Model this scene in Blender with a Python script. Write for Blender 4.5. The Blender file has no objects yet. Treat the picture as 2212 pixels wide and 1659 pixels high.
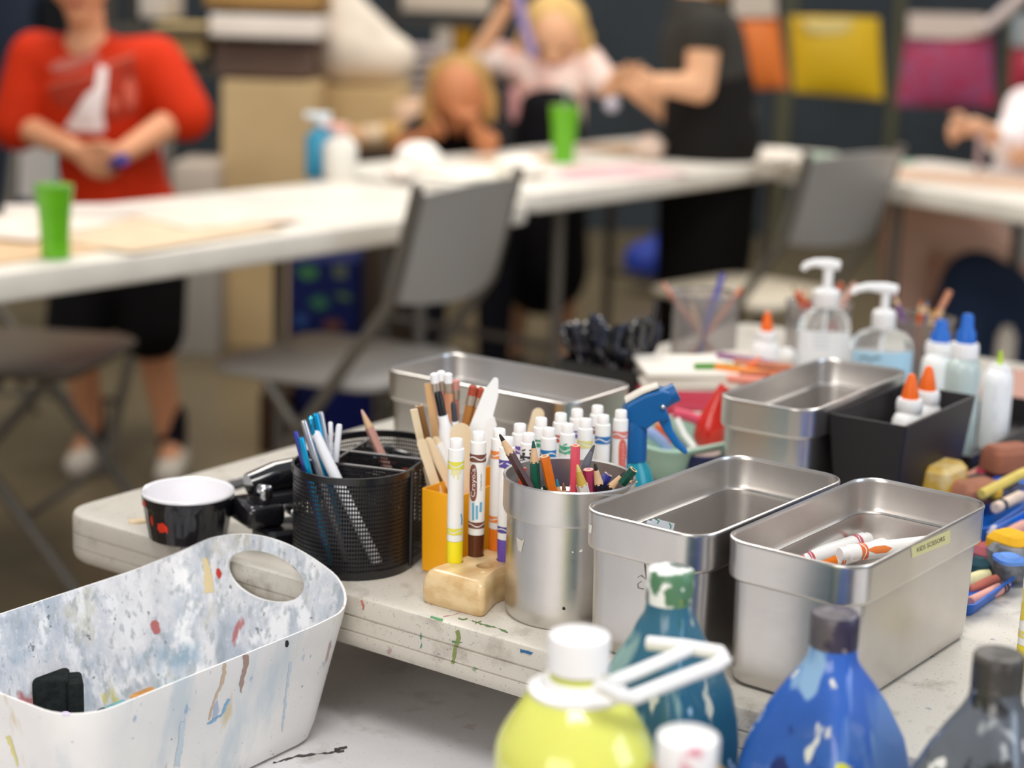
import bpy, bmesh, math, random
from mathutils import Vector, Matrix
from mathutils.bvhtree import BVHTree
random.seed(7)
sc = bpy.context.scene
COL = sc.collection
# ------------------------------------------------------------------ camera, world, lights
H = 1.19; PITCH = math.radians(12.6); ROLL = math.radians(1.9); FPX = 3800.0
cx0, cy0 = 1106.0, 829.5
fw = Vector((0, math.cos(PITCH), -math.sin(PITCH)))
_r = Vector((1, 0, 0)); _u = _r.cross(fw)
rt = math.cos(ROLL)*_r + math.sin(ROLL)*_u
up = -math.sin(ROLL)*_r + math.cos(ROLL)*_u
CAM = Vector((0, 0, H))
cd = bpy.data.cameras.new('camera'); cam = bpy.data.objects.new('camera', cd); COL.objects.link(cam)
cam.matrix_world = Matrix(((rt.x, up.x, -fw.x, 0), (rt.y, up.y, -fw.y, 0), (rt.z, up.z, -fw.z, H), (0, 0, 0, 1)))
cd.sensor_width = 36; cd.lens = FPX/2212*36; cd.clip_start = .05; cd.clip_end = 60
cd.dof.use_dof = True; cd.dof.focus_distance = 1.26; cd.dof.aperture_fstop = 4.0
sc.camera = cam
sc.view_settings.view_transform = 'Standard'; sc.view_settings.look = 'None'
sc.view_settings.gamma = 1; sc.view_settings.exposure = 0.0; sc.view_settings.use_curve_mapping = False

w = bpy.data.worlds.new('world'); sc.world = w; w.use_nodes = True
wn = w.node_tree.nodes; wl = w.node_tree.links
bgn = wn['Background']
tc = wn.new('ShaderNodeTexCoord'); sep = wn.new('ShaderNodeSeparateXYZ'); rmp = wn.new('ShaderNodeValToRGB')
mr = wn.new('ShaderNodeMapRange'); mr.inputs['From Min'].default_value = -1; mr.inputs['From Max'].default_value = 1
wl.new(tc.outputs['Generated'], sep.inputs[0]); wl.new(sep.outputs['Z'], mr.inputs['Value']); wl.new(mr.outputs[0], rmp.inputs[0])
rmp.color_ramp.elements[0].color = (.24, .22, .195, 1)
rmp.color_ramp.elements[1].color = (.72, .76, .83, 1)
e = rmp.color_ramp.elements.new(.5); e.color = (.54, .51, .48, 1)
wl.new(rmp.outputs[0], bgn.inputs[0]); bgn.inputs[1].default_value = .60

def area(name, loc, target, size, energy, color):
    ld = bpy.data.lights.new(name, 'AREA'); ld.shape = 'RECTANGLE'; ld.size, ld.size_y = size
    ld.energy = energy; ld.color = color
    o = bpy.data.objects.new(name, ld); COL.objects.link(o); o.location = loc
    o.rotation_euler = (Vector(target)-Vector(loc)).to_track_quat('-Z', 'Y').to_euler()
    return o
area('ceiling_light_near', (.2, -.1, 3.3), (.1, 1.1, .7), (1.6, .7), 50, (1, .97, .92))
area('ceiling_light_mid', (-.9, 3.6, 3.5), (-.7, 3.6, 0), (2.6, .8), 74, (1, .95, .87))
area('ceiling_light_right', (1.8, 4.6, 3.5), (1.4, 4.6, 0), (2.2, .8), 56, (1, .95, .87))
area('ceiling_light_far', (.3, 7.2, 3.6), (.3, 7.0, 0), (3.0, .8), 50, (1, .95, .87))
area('fill_behind_camera', (-1.6, -2.6, 2.1), (.2, 2.5, .7), (2.6, 1.8), 58, (1, .935, .86))  # unseen fill lamp added behind the camera to brighten upright faces
area('window_daylight', (3.4, .2, 1.9), (.2, 1.4, .8), (1.6, 1.6), 34, (.62, .78, 1))

# ------------------------------------------------------------------ frames of reference
def ray(px, py): return fw + rt*((px-cx0)/FPX) + up*((cy0-py)/FPX)
def at(px, py, z=.74):
    d = ray(px, py); return CAM + d*((z-H)/d.z)
def D(px, py, y):
    d = ray(px, py); return CAM + d*(y/d.y)
A55 = math.radians(55)
U = Vector((math.cos(A55), math.sin(A55), 0)); V = Vector((math.sin(A55), -math.cos(A55), 0))
O = Vector((-.38, 1.455, .74))
def T(u, v, z=0): return O + u*U + v*V + Vector((0, 0, z))
ROT = A55     # local x runs along U, local y along -V

# ------------------------------------------------------------------ materials
def lin(h):
    h = h.lstrip('#'); v = [int(h[i:i+2], 16)/255 for i in (0, 2, 4)]
    return tuple(x/12.92 if x <= .04045 else ((x+.055)/1.055)**2.4 for x in v) + (1,)
MATS = {}
def nodes(name):
    m = bpy.data.materials.new(name); m.use_nodes = True
    return m, m.node_tree.nodes, m.node_tree.links, m.node_tree.nodes['Principled BSDF']
def noise(n, l, scale, detail=3, stretch=None, seed=0, rough=.55):
    t = n.new('ShaderNodeTexCoord'); mp = n.new('ShaderNodeMapping'); nz = n.new('ShaderNodeTexNoise')
    mp.inputs['Location'].default_value = (seed*1.7, seed*.9, seed*2.3)
    if stretch: mp.inputs['Scale'].default_value = stretch
    nz.inputs['Scale'].default_value = scale; nz.inputs['Detail'].default_value = detail; nz.inputs['Roughness'].default_value = rough
    l.new(t.outputs['Object'], mp.inputs[0]); l.new(mp.outputs[0], nz.inputs['Vector'])
    return nz.outputs['Fac']
def ramp(n, l, fac, a, b):
    r = n.new('ShaderNodeMapRange'); r.inputs['From Min'].default_value = a; r.inputs['From Max'].default_value = b
    l.new(fac, r.inputs['Value']); return r.outputs[0]
def mix(n, l, fac, c1, c2):
    m = n.new('ShaderNodeMix'); m.data_type = 'RGBA'
    if isinstance(fac, (int, float)): m.inputs[0].default_value = fac
    else: l.new(fac, m.inputs[0])
    for s, c in ((6, c1), (7, c2)):
        if isinstance(c, tuple): m.inputs[s].default_value = c
        else: l.new(c, m.inputs[s])
    return m.outputs[2]
def splat(n, l, base, col, scale, thr, seed, stretch=None, soft=.05, amt=1.0, detail=4):
    f = ramp(n, l, noise(n, l, scale, detail, stretch, seed), thr, thr+soft)
    if amt < 1:
        mm = n.new('ShaderNodeMath'); mm.operation = 'MULTIPLY'; l.new(f, mm.inputs[0]); mm.inputs[1].default_value = amt; f = mm.outputs[0]
    return mix(n, l, f, base, lin(col))
def bump(n, l, p, fac, strength, dist=.002):
    b = n.new('ShaderNodeBump'); b.inputs['Strength'].default_value = strength; b.inputs['Distance'].default_value = dist
    l.new(fac, b.inputs['Height']); l.new(b.outputs[0], p.inputs['Normal'])
def M(col, rough=.5, metal=0, var=.0, scale=30, bmp=0, coat=0, trans=0, sub=0, spec=None, ior=1.45, stretch=None, col2=None):
    if spec is None: spec = .5 if rough < .68 else .22      # cloth, paper and foam are matt
    key = (col, rough, metal, var, scale, bmp, coat, trans, sub, spec, stretch, col2)
    if key in MATS: return MATS[key]
    m, n, l, p = nodes('mat_%d' % len(MATS))
    p.inputs['Roughness'].default_value = rough; p.inputs['Metallic'].default_value = metal
    p.inputs['Coat Weight'].default_value = coat; p.inputs['Coat Roughness'].default_value = .08
    p.inputs['Transmission Weight'].default_value = trans; p.inputs['IOR'].default_value = ior
    p.inputs['Specular IOR Level'].default_value = spec
    if sub:
        p.inputs['Subsurface Weight'].default_value = sub; p.inputs['Subsurface Scale'].default_value = .01
    base = lin(col)
    if var or bmp or col2:
        f = noise(n, l, scale, 4, stretch, len(MATS) % 17)
        if col2: l.new(mix(n, l, ramp(n, l, f, .38, .62), base, lin(col2)), p.inputs['Base Color'])
        elif var:
            dk = tuple(x*(1-var) for x in base[:3])+(1,); lt = tuple(min(1, x*(1+var)) for x in base[:3])+(1,)
            l.new(mix(n, l, ramp(n, l, f, .3, .7), dk, lt), p.inputs['Base Color'])
        else: p.inputs['Base Color'].default_value = base
        if bmp: bump(n, l, p, f, bmp)
    else: p.inputs['Base Color'].default_value = base
    MATS[key] = m; return m
def m_steel():
    m, n, l, p = nodes('brushed_steel')
    p.inputs['Metallic'].default_value = 1
    f = noise(n, l, 9, 4, (1, 1, 1), 2); g = noise(n, l, 60, 3, (1, 1, 14), 5)
    c = mix(n, l, ramp(n, l, f, .3, .7), lin('#cbc7c3'), lin('#e2dedb'))
    l.new(c, p.inputs['Base Color'])
    r = n.new('ShaderNodeMapRange'); r.inputs['To Min'].default_value = .25; r.inputs['To Max'].default_value = .38
    l.new(g, r.inputs['Value']); l.new(r.outputs[0], p.inputs['Roughness'])
    bump(n, l, p, noise(n, l, 120, 2, (1, 1, 20), 4), .06, .0006)
    return m
def m_table(base, spots=1.0, seed=0):
    m, n, l, p = nodes('worn_plastic_%d' % seed)
    c = mix(n, l, ramp(n, l, noise(n, l, 7, 5, None, seed), .35, .7), lin(base), tuple(x*.86 for x in lin(base)[:3])+(1,))
    if spots:
        c = splat(n, l, c, '#8f8678', 30, .56, seed+1, (1, 1, 1), .12, .62*spots, 8)
        c = splat(n, l, c, '#5a544c', 420, .64, seed+2, None, .06, .55*spots, 3)
        c = splat(n, l, c, '#3d5f86', 60, .70, seed+3, None, .02, .6*spots, 5)
        c = splat(n, l, c, '#8f4a58', 46, .705, seed+4, None, .02, .5*spots, 5)
        c = splat(n, l, c, '#4c7a48', 42, .71, seed+5, None, .02, .6*spots, 5)
    l.new(c, p.inputs['Base Color']); p.inputs['Roughness'].default_value = .42
    bump(n, l, p, noise(n, l, 300, 2, None, seed+6), .12, .0006)
    return m
def m_bin(inside):
    m, n, l, p = nodes('painted_bin_in' if inside else 'painted_bin_out')
    if inside:
        c = mix(n, l, ramp(n, l, noise(n, l, 22, 8, (1, 1, .55), 3, .7), .40, .60), lin('#e9e8ea'), lin('#b3bcc8'))
        c = splat(n, l, c, '#95a0ab', 40, .56, 4, (1, 1, .45), .10, .75, 8)
        c = splat(n, l, c, '#bdbaa4', 30, .58, 11, (1, 1, .6), .08, .6, 8)
        c = splat(n, l, c, '#f6f6f8', 60, .56, 5, (1, 1, .6), .08, .8, 8)
        c = splat(n, l, c, '#f2f2f4', 28, .57, 15, (1, 1, .5), .05, .9, 8)
        c = splat(n, l, c, '#a9b0b4', 150, .56, 16, (1, 1, .6), .06, .7, 6)
        c = splat(n, l, c, '#f8f8fa', 190, .60, 17, None, .08, .4, 6)
        c = splat(n, l, c, '#7fa9c2', 12, .60, 6, None, .10, .6)
        c = splat(n, l, c, '#cfc46a', 26, .645, 7, (1, 1, .4), .04, .8)
        c = splat(n, l, c, '#b4524e', 24, .68, 8, (1, 1, .5), .03, .8)
        c = splat(n, l, c, '#39414a', 100, .665, 10, None, .03, .7)
    else:
        c = mix(n, l, ramp(n, l, noise(n, l, 9, 5, None, 3), .35, .7), lin('#f3f1ef'), lin('#dfdedf'))
        c = splat(n, l, c, '#b6c9d6', 26, .56, 4, (1, 1, .22), .12, .6)
        c = splat(n, l, c, '#c8b06e', 22, .66, 5, (1, 1, .3), .05, .6)
        c = splat(n, l, c, '#8f4a42', 34, .685, 6, (1, 1, .25), .03, .6)
        c = splat(n, l, c, '#2f3a4a', 260, .70, 7, None, .02, .7)
        c = splat(n, l, c, '#6a93c4', 60, .68, 8, (1, 1, .4), .03, .6)
    l.new(c, p.inputs['Base Color']); p.inputs['Roughness'].default_value = .45
    return m
def m_paint_bottle(base, blots, seed, rough=.22, coat=.5):
    m, n, l, p = nodes('paint_bottle_%d' % seed)
    c = mix(n, l, ramp(n, l, noise(n, l, 12, 3, None, seed), .3, .7), lin(base), tuple(min(1, x*1.5+.01) for x in lin(base)[:3])+(1,))
    for i, (col, sca, thr, st) in enumerate(blots): c = splat(n, l, c, col, sca, thr, seed+i+1, st, .04, .92, 3)
    l.new(c, p.inputs['Base Color']); p.inputs['Roughness'].default_value = rough; p.inputs['Coat Weight'].default_value = coat
    return m
def m_wood(c1, c2, seed=0, sc_=14, st=(1, 1, 9)):
    m, n, l, p = nodes('wood_%d' % seed)
    f = noise(n, l, sc_, 4, st, seed)
    l.new(mix(n, l, ramp(n, l, f, .35, .65), lin(c1), lin(c2)), p.inputs['Base Color'])
    p.inputs['Roughness'].default_value = .34; p.inputs['Coat Weight'].default_value = .25
    return m
def m_mesh():
    m, n, l, p = nodes('black_wire_mesh')
    p.inputs['Base Color'].default_value = lin('#17161a'); p.inputs['Roughness'].default_value = .35
    uv = n.new('ShaderNodeTexCoord'); s = n.new('ShaderNodeSeparateXYZ'); l.new(uv.outputs['UV'], s.inputs[0])
    def mth(op, a, b=None):
        q = n.new('ShaderNodeMath'); q.operation = op
        for i, x in enumerate((a, b)):
            if x is None: continue
            if isinstance(x, (int, float)): q.inputs[i].default_value = x
            else: l.new(x, q.inputs[i])
        return q.outputs[0]
    k = 2*math.pi/.0042
    a = mth('SINE', mth('MULTIPLY', mth('ADD', s.outputs[0], mth('MULTIPLY', s.outputs[1], .62)), k))
    b = mth('SINE', mth('MULTIPLY', mth('SUBTRACT', s.outputs[0], mth('MULTIPLY', s.outputs[1], .62)), k))
    hole = mth('GREATER_THAN', mth('MULTIPLY', a, b), .22)
    l.new(mth('SUBTRACT', 1.0, hole), p.inputs['Alpha'])
    return m
STEEL = m_steel(); MESH = m_mesh()
TABLE = m_table('#cbc5ba', 1.0, 1); LOWT = m_table('#e4e2e4', .5, 2); BGT = m_table('#efe8dc', 0, 3)
BIN_O, BIN_I = m_bin(False), m_bin(True)
WHITEP = M('#f2f0ee', .32, sub=.15); WHITEM = M('#efeeee', .35); BLACKP = M('#141316', .3); BLACKM = M('#1b1a1e', .45)
WOODP = M('#d9b58d', .5, var=.12, scale=60); LEADK = M('#202024', .4)
POPS = m_wood('#ecd9b9', '#dcc39b', 31, 40, (1, 1, .1)); CHROME = M('#d8d8da', .12, 1)
CLEAR = M('#f4f6f6', .06, trans=.92, ior=1.25)

# ------------------------------------------------------------------ mesh helpers
class MB:
    def __init__(s): s.bm = bmesh.new(); s.uv = None
    def box(s, c, size, rot=0, bev=0):
        r = bmesh.ops.create_cube(s.bm, size=1); vs = r['verts']
        mt = Matrix.Translation(Vector(c)) @ Matrix.Rotation(rot, 4, 'Z') @ Matrix.Diagonal((*size, 1))
        bmesh.ops.transform(s.bm, matrix=mt, verts=vs)
        if bev:
            es = list({e for v in vs for e in v.link_edges})
            bmesh.ops.bevel(s.bm, geom=es, offset=bev, segments=3, affect='EDGES', profile=.5)
        return s
    def ring(s, loops, close0=True, close1=True, closed=True):
        rows = [[s.bm.verts.new(p) for p in lp] for lp in loops]
        k = len(rows[0])
        for a, b in zip(rows, rows[1:]):
            for i in range(k if closed else k-1):
                j = (i+1) % k
                s.bm.faces.new((a[i], a[j], b[j], b[i]))
        if close0: s.bm.faces.new(rows[0][::-1])
        if close1: s.bm.faces.new(rows[-1])
        return s
    def lathe(s, prof, seg=32, c=(0, 0, 0), close=True, sx=1, sy=1):
        c = Vector(c)
        loops = [[c+Vector((r*sx*math.cos(2*math.pi*i/seg), r*sy*math.sin(2*math.pi*i/seg), z)) for i in range(seg)] for r, z in prof]
        return s.ring(loops, close, close)
    def tube(s, pts, r, seg=10, caps=True):
        pts = [Vector(p) for p in pts]; n = len(pts)
        rs = r if isinstance(r, (list, tuple)) else [r]*n
        loops = []; ref = None
        for i, p in enumerate(pts):
            t = (pts[min(i+1, n-1)]-pts[max(i-1, 0)]).normalized()
            if ref is None: ref = t.orthogonal().normalized()
            else: ref = (ref - t*ref.dot(t)).normalized()
            b = t.cross(ref)
            loops.append([p+rs[i]*(math.cos(2*math.pi*k/seg)*ref+math.sin(2*math.pi*k/seg)*b) for k in range(seg)])
        return s.ring(loops, caps, caps)
    def rrect(s, prof, seg=7):
        """prof: list of (half_x, half_y, corner_r, z)"""
        return s.ring([rloop(*p, seg=seg) for p in prof])
    def ball(s, c, r, seg=16):
        res = bmesh.ops.create_uvsphere(s.bm, u_segments=seg, v_segments=seg//2+2, radius=1)
        rr = r if isinstance(r, (tuple, list)) else (r, r, r)
        bmesh.ops.transform(s.bm, matrix=Matrix.Translation(Vector(c)) @ Matrix.Diagonal((*rr, 1)), verts=res['verts'])
        return s
    def poly(s, pts, thick, axis=(0, 0, 1)):
        a = Vector(axis)*thick/2
        return s.ring([[Vector(p)-a for p in pts], [Vector(p)+a for p in pts]])
    def build(s, name, mat, parent=None, world=False, smooth=True, xf=None):
        if xf is not None: bmesh.ops.transform(s.bm, matrix=xf, verts=s.bm.verts)
        if world and parent is not None:
            bmesh.ops.transform(s.bm, matrix=Matrix.Translation(-Vector(parent.location)), verts=s.bm.verts)
        bmesh.ops.recalc_face_normals(s.bm, faces=s.bm.faces)
        me = bpy.data.meshes.new(name); s.bm.to_mesh(me); s.bm.free()
        for m in (mat if isinstance(mat, (list, tuple)) else [mat]): me.materials.append(m)
        if smooth:
            me.polygons.foreach_set('use_smooth', [True]*len(me.polygons))
            me.set_sharp_from_angle(angle=math.radians(38))
        o = bpy.data.objects.new(name, me); COL.objects.link(o)
        if parent is not None: o.parent = parent
        return o
def rloop(hx, hy, r, z, seg=7):
    r = max(min(r, hx, hy), 1e-5); out = []
    for cxs, cys, a0 in ((1, 1, 0), (-1, 1, 90), (-1, -1, 180), (1, -1, 270)):
        for k in range(seg+1):
            a = math.radians(a0+90*k/seg)
            out.append(Vector((cxs*(hx-r)+r*math.cos(a), cys*(hy-r)+r*math.sin(a), z)))
    return out
def tag(o, label, cat, group=None, kind=None):
    o['label'] = label; o['category'] = cat
    if group: o['group'] = group
    if kind: o['kind'] = kind
    return o
def thing(name, label, cat, loc=(0, 0, 0), rz=0, group=None, rot=None):
    o = bpy.data.objects.new(name, None); o.empty_display_size = .03; COL.objects.link(o)
    o.location = loc; o.rotation_euler = rot if rot else (0, 0, rz)
    return tag(o, label, cat, group)
def plabel(o, t): o['label'] = t; return o
def aim(o, p0, p1):
    """put o at p0 with local z towards p1"""
    o.location = p0; o.rotation_euler = (Vector(p1)-Vector(p0)).to_track_quat('Z', 'Y').to_euler()
def struct(o): o['kind'] = 'structure'; return o
# decals: outlines laid onto an existing surface
_bvh = {}
def bvh(o):
    if o.name not in _bvh:
        bpy.context.view_layer.update(); mw = o.matrix_world
        _bvh[o.name] = BVHTree.FromPolygons([mw @ v.co for v in o.data.vertices], [tuple(p.vertices) for p in o.data.polygons])
    return _bvh[o.name]
def lay(bm, target, name, mat, parent, off=.0006):
    tr = bvh(target); dead = []
    pr_ = parent.matrix_world.inverted()
    for v in bm.verts:
        d = ray(v.co.x, v.co.y).normalized(); h = tr.ray_cast(CAM, d)
        if h[0] is None: dead.append(v); continue
        v.co = pr_ @ (h[0] - d*off)
    if dead: bmesh.ops.delete(bm, geom=dead, context='VERTS')
    me = bpy.data.meshes.new(name); bm.to_mesh(me); bm.free(); me.materials.append(mat)
    o = bpy.data.objects.new(name, me); COL.objects.link(o); o.parent = parent
    return o
def rough(pts, amp=2.2, step=4.0):
    dense = []
    for i, (x, y) in enumerate(pts):
        x2, y2 = pts[(i+1) % len(pts)]; k = max(1, int(math.hypot(x2-x, y2-y)/step))
        dense += [(x+(x2-x)*j/k, y+(y2-y)*j/k) for j in range(k)]
    ox = [random.uniform(-1, 1) for _ in dense]; oy = [random.uniform(-1, 1) for _ in dense]; n = len(dense)
    return [(x+amp*(ox[i]+ox[i-1])*.5, y+amp*(oy[i]+oy[i-1])*.5) for i, (x, y) in enumerate(dense)]
def decal(name, polys, target, mat, parent=None, off=.0006, cuts=2):
    bpy.context.view_layer.update()
    if 'paint' in name or 'splash' in name:
        polys = [rough(p, min(2.4, .10*max(max(q[1] for q in p)-min(q[1] for q in p), 8))) for p in polys]; cuts = 1
    bm = bmesh.new()
    for pts in polys: bm.faces.new([bm.verts.new((x, y, 0)) for x, y in pts])
    bmesh.ops.triangulate(bm, faces=bm.faces)
    for _ in range(cuts): bmesh.ops.subdivide_edges(bm, edges=bm.edges, cuts=1, use_grid_fill=True)
    return lay(bm, target, name, mat, target, off)
def text_decal(name, body, org, ex, ey, target, mat, parent=None, off=.001):
    cu = bpy.data.curves.new('t', 'FONT'); cu.body = body; cu.size = 1; cu.align_x = 'CENTER'; cu.align_y = 'CENTER'; cu.resolution_u = 2
    ob = bpy.data.objects.new('t', cu); COL.objects.link(ob); bpy.context.view_layer.update()
    me = bpy.data.meshes.new_from_object(ob.evaluated_get(bpy.context.evaluated_depsgraph_get()))
    bm = bmesh.new(); bm.from_mesh(me); bpy.data.objects.remove(ob); bpy.data.curves.remove(cu); bpy.data.meshes.remove(me)
    bmesh.ops.triangulate(bm, faces=bm.faces)
    for v in bm.verts:
        x, y = v.co.x, v.co.y
        v.co = (org[0]+ex[0]*x+ey[0]*y, org[1]+ex[1]*x+ey[1]*y, 0)
    return lay(bm, target, name, mat, target, off)
def ell(cx, cy, rx, ry, n=18, a=0):
    ca, sa = math.cos(a), math.sin(a)
    return [(cx+rx*math.cos(t)*ca-ry*math.sin(t)*sa, cy+rx*math.cos(t)*sa+ry*math.sin(t)*ca) for t in (2*math.pi*i/n for i in range(n))]
def stroke(pts, w0, w1=None):
    w1 = w0 if w1 is None else w1; L, R = [], []
    for i, (x, y) in enumerate(pts):
        a = pts[max(i-1, 0)]; b = pts[min(i+1, len(pts)-1)]
        dx, dy = b[0]-a[0], b[1]-a[1]; q = math.hypot(dx, dy) or 1; ww = w0+(w1-w0)*i/(len(pts)-1)
        L.append((x-dy/q*ww/2, y+dx/q*ww/2)); R.append((x+dy/q*ww/2, y-dx/q*ww/2))
    return L+R[::-1]
# organic bodies: round cones and ellipsoids fused into one skin
def fused(name, prims, mat, parent, voxel=.006, world=True, smooth=3):
    b = MB()
    for p in prims:
        if p[0] == 'c':
            a, c, r0, r1 = Vector(p[1]), Vector(p[2]), p[3], p[4]
            n = 5
            b.tube([a.lerp(c, i/n) for i in range(n+1)], [r0+(r1-r0)*i/n for i in range(n+1)], 14)
            b.ball(a, r0, 14); b.ball(c, r1, 14)
        else: b.ball(p[1], p[2], 18)
    o = b.build(name, mat, parent, world=world)
    md = o.modifiers.new('fuse', 'REMESH'); md.mode = 'VOXEL'; md.voxel_size = voxel; md.use_smooth_shade = True
    sm = o.modifiers.new('smooth', 'SMOOTH'); sm.iterations = smooth; sm.factor = .5
    bpy.context.view_layer.update()
    me = bpy.data.meshes.new_from_object(o.evaluated_get(bpy.context.evaluated_depsgraph_get()))
    old = o.data; o.modifiers.clear(); o.data = me; bpy.data.meshes.remove(old)
    me.polygons.foreach_set('use_smooth', [True]*len(me.polygons)); me.name = name
    return o

# ------------------------------------------------------------------ the room
FLOORM = M('#6e6149', .36, var=.18, scale=2.2, bmp=.03)
b = MB(); b.box((0, 5, -.05), (16, 14, .1)); struct(b.build('floor', FLOORM, smooth=False))
WALLM = M('#3a4045', .75, var=.12, scale=3)
b = MB(); b.box((0, 9.1, 1.7), (16, .2, 3.4)); struct(b.build('wall_back', WALLM, smooth=False))
SEAM = M('#59573f', .6)
for k, px in enumerate((1690, 1925, 2170)):
    p = D(px, 260, 8.99); b = MB(); b.box((p.x, 8.99, 1.2), (.05 if k == 1 else .07, .03, 2.4)); struct(b.build('trim_%d' % (k+1), SEAM))
NAVY = M('#1d2b45', .7)
p = D(40, 80, 6.9)

def apply_bool(o, cutter):
    md = o.modifiers.new('cut', 'BOOLEAN'); md.object = cutter; md.operation = 'DIFFERENCE'; md.solver = 'EXACT'
    bpy.context.view_layer.update()
    me = bpy.data.meshes.new_from_object(o.evaluated_get(bpy.context.evaluated_depsgraph_get()))
    old = o.data; o.modifiers.clear(); o.data = me; me.name = o.name; bpy.data.meshes.remove(old)
    cm = cutter.data; bpy.data.objects.remove(cutter); bpy.data.meshes.remove(cm)
    me.polygons.foreach_set('use_smooth', [True]*len(me.polygons)); me.set_sharp_from_angle(angle=math.radians(38))

LEGM = M('#6f6a63', .4, .6)
def folding_table(label, loc, rz, lx, ly, mat, z, legs, thick=.042, r=.034, seam=True):
    t = thing('folding_table', label, 'table', (loc.x, loc.y, 0), rz)
    hx, hy = lx/2, ly/2
    pf = [(.012, -thick), (.004, -thick), (.001, -thick+.003), (0, -thick+.008)]
    if seam: pf += [(0, -.0295), (.0012, -.029), (.0012, -.0283), (0, -.0278), (0, -.0172), (.0014, -.0168), (.0014, -.0156), (0, -.0152)]
    pf += [(0, -.004), (.0012, -.0012), (.004, 0)]
    b = MB(); b.rrect([(hx-i, hy-i, r-i*.5, z+q) for i, q in pf], 10)
    b.build('tabletop', mat, t)
    zt = z-thick
    for x in legs:
        for s in (-1, 1):
            b = MB(); b.tube([(x, s*(hy-.08), zt), (x, s*(hy-.08), .012), (x, s*(hy-.08), 0)], [.014, .014, .016], 10)
            b.build('leg', LEGM, t)
        b = MB(); b.tube([(x, -(hy-.08), .34), (x, hy-.08, .34)], .010, 8); b.build('leg_brace', LEGM, t)
    return t
LU, LV = 1.24, .86
main = folding_table('paint-flecked off-white folding table carrying the steel bins and marker block', T(LU/2-.003, LV/2-.008), ROT, LU+.006, LV, TABLE, .74, (-.28, .45))
low = folding_table('lower white table in front, holding the paint bottles and the stained bin', T(-.34, .72), ROT, 1.14, 1.28, LOWT, .63, (-.45, .40))
def part(t, n): return [c for c in t.children if c.name.split('.')[0] == n][0]
mtop = part(main, 'tabletop')
for nm, pl, col in (('paint_drip', [stroke([(989, 1362), (991, 1378), (984, 1400), (981, 1418), (977, 1434)], 9, 5)], '#7d8a4e'),
        ('paint_drip', [stroke([(976, 1386), (998, 1388)], 4, 2)], '#3e7a45'),
        ('paint_smear', [[(1122, 1402), (1136, 1405), (1152, 1409), (1146, 1414), (1136, 1411), (1124, 1410)]], '#1f5f93'),
        ('paint_smear', [stroke([(930, 1332), (945, 1336), (957, 1340)], 3, 5)], '#2f8a4a'),
        ('paint_smear', [stroke([(990, 1335), (1000, 1338), (1010, 1336)], 4, 3), stroke([(1018, 1341), (1040, 1347), (1070, 1356), (1098, 1366)], 3, 1.6), stroke([(1026, 1346), (1040, 1342)], 3, 2)], '#5d7a4e'),
        ('paint_smear', [stroke([(780, 1297), (785, 1309), (783, 1316)], 5, 4)], '#b5675c'),
        ('paint_smear', [stroke([(958, 1332), (975, 1329), (998, 1322)], 2, 1.5)], '#b88a84'),
        ('paint_smear', [stroke([(909, 1368), (910, 1384), (909, 1400)], 3, 2)], '#5b8a7a')):
    decal(nm, pl, mtop, M(col, .5), main, .0005)
ltop = part(low, 'tabletop')
decal('paint_smear', [stroke([(590, 1648), (640, 1634), (690, 1628), (745, 1622)], 3, 4), stroke([(722, 1620), (750, 1614)], 8, 5), stroke([(555, 1643), (560, 1641)], 6, 5)], ltop, M('#4a4648', .6), low, .0005)

# ------------------------------------------------------------------ steel bins
def steel_bin(label, u, v, rz, Lu=.205, Lv=.108, Hh=.102):
    t = thing('steel_bin', label, 'bin', T(u, v), rz, 'rectangular steel bins')
    hx, hy = Lu/2, Lv/2; r = .021
    def P(o, z, dr=0): return (hx-o, hy-o, r+dr-o*.6, z)
    zs = Hh-.0265
    b = MB()
    b.rrect([P(.012, .0022), P(.0115, .0005), P(.0085, .0012), P(.0062, .004), P(.0052, .012), P(.0040, zs-.003), P(.0040, zs),
             P(.0046, zs), P(.0050, zs-.003), P(.0062, .012), P(.0075, .006), P(.013, .0035)])
    body = b.build('body', STEEL, t)
    b = MB()
    b.rrect([P(.0042, zs-.0012), P(.0018, zs-.0014), P(.0006, zs-.0002), P(.0002, zs+.002), P(0, Hh-.003), P(-.0004, Hh-.0014), P(0, Hh-.0002), P(.0009, Hh+.0002),
             P(.0016, Hh-.0008), P(.0017, Hh-.003), P(.0018, zs+.0045), P(.0026, zs+.0014), P(.0048, zs+.0004)])
    b.bm.faces.ensure_lookup_table()
    big = sorted(b.bm.faces, key=lambda f: -len(f.verts))[:2]; bmesh.ops.delete(b.bm, geom=big, context='FACES_ONLY')
    collar = b.build('collar', STEEL, t)
    return t, body, collar
binA, bA, cA = steel_bin('front steel bin labelled with a tape strip, holding loose markers', .1235, .6765, ROT-math.radians(2.2), .212, .103)
binB, bB, cB = steel_bin('steel bin between the pencil cup and the tape-labelled bin', .1145, .5690, ROT-math.radians(2.4), .209, .102)
binC, bC, cC = steel_bin('empty steel bin beside the black plastic caddy', .506, .4575, ROT+math.radians(1.0), .232, .094)
binD, bD, cD = steel_bin('empty steel bin set crosswise behind the mesh organizer', .325, .231, ROT-math.pi/2, .212, .112)
tape = decal('tape_label', [[(1968, 1181), (2052, 1144), (2053, 1172), (1970, 1206)]], cA, M('#d9d29a', .5), binA, .0005, 4)
plabel(tape, 'yellowed tape strip with handwriting')
text_decal('lettering', 'KIDS SCISSORS', (2011, 1176), (9.2, -4.0), (-.6, -14), cA, M('#5d573c', .6), binA, .0011)
decal('sticker_remnant', [[(1258, 1128), (1279, 1135), (1277, 1152), (1262, 1146)]], cB, M('#efece2', .5), binB, .0006, 3)
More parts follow.
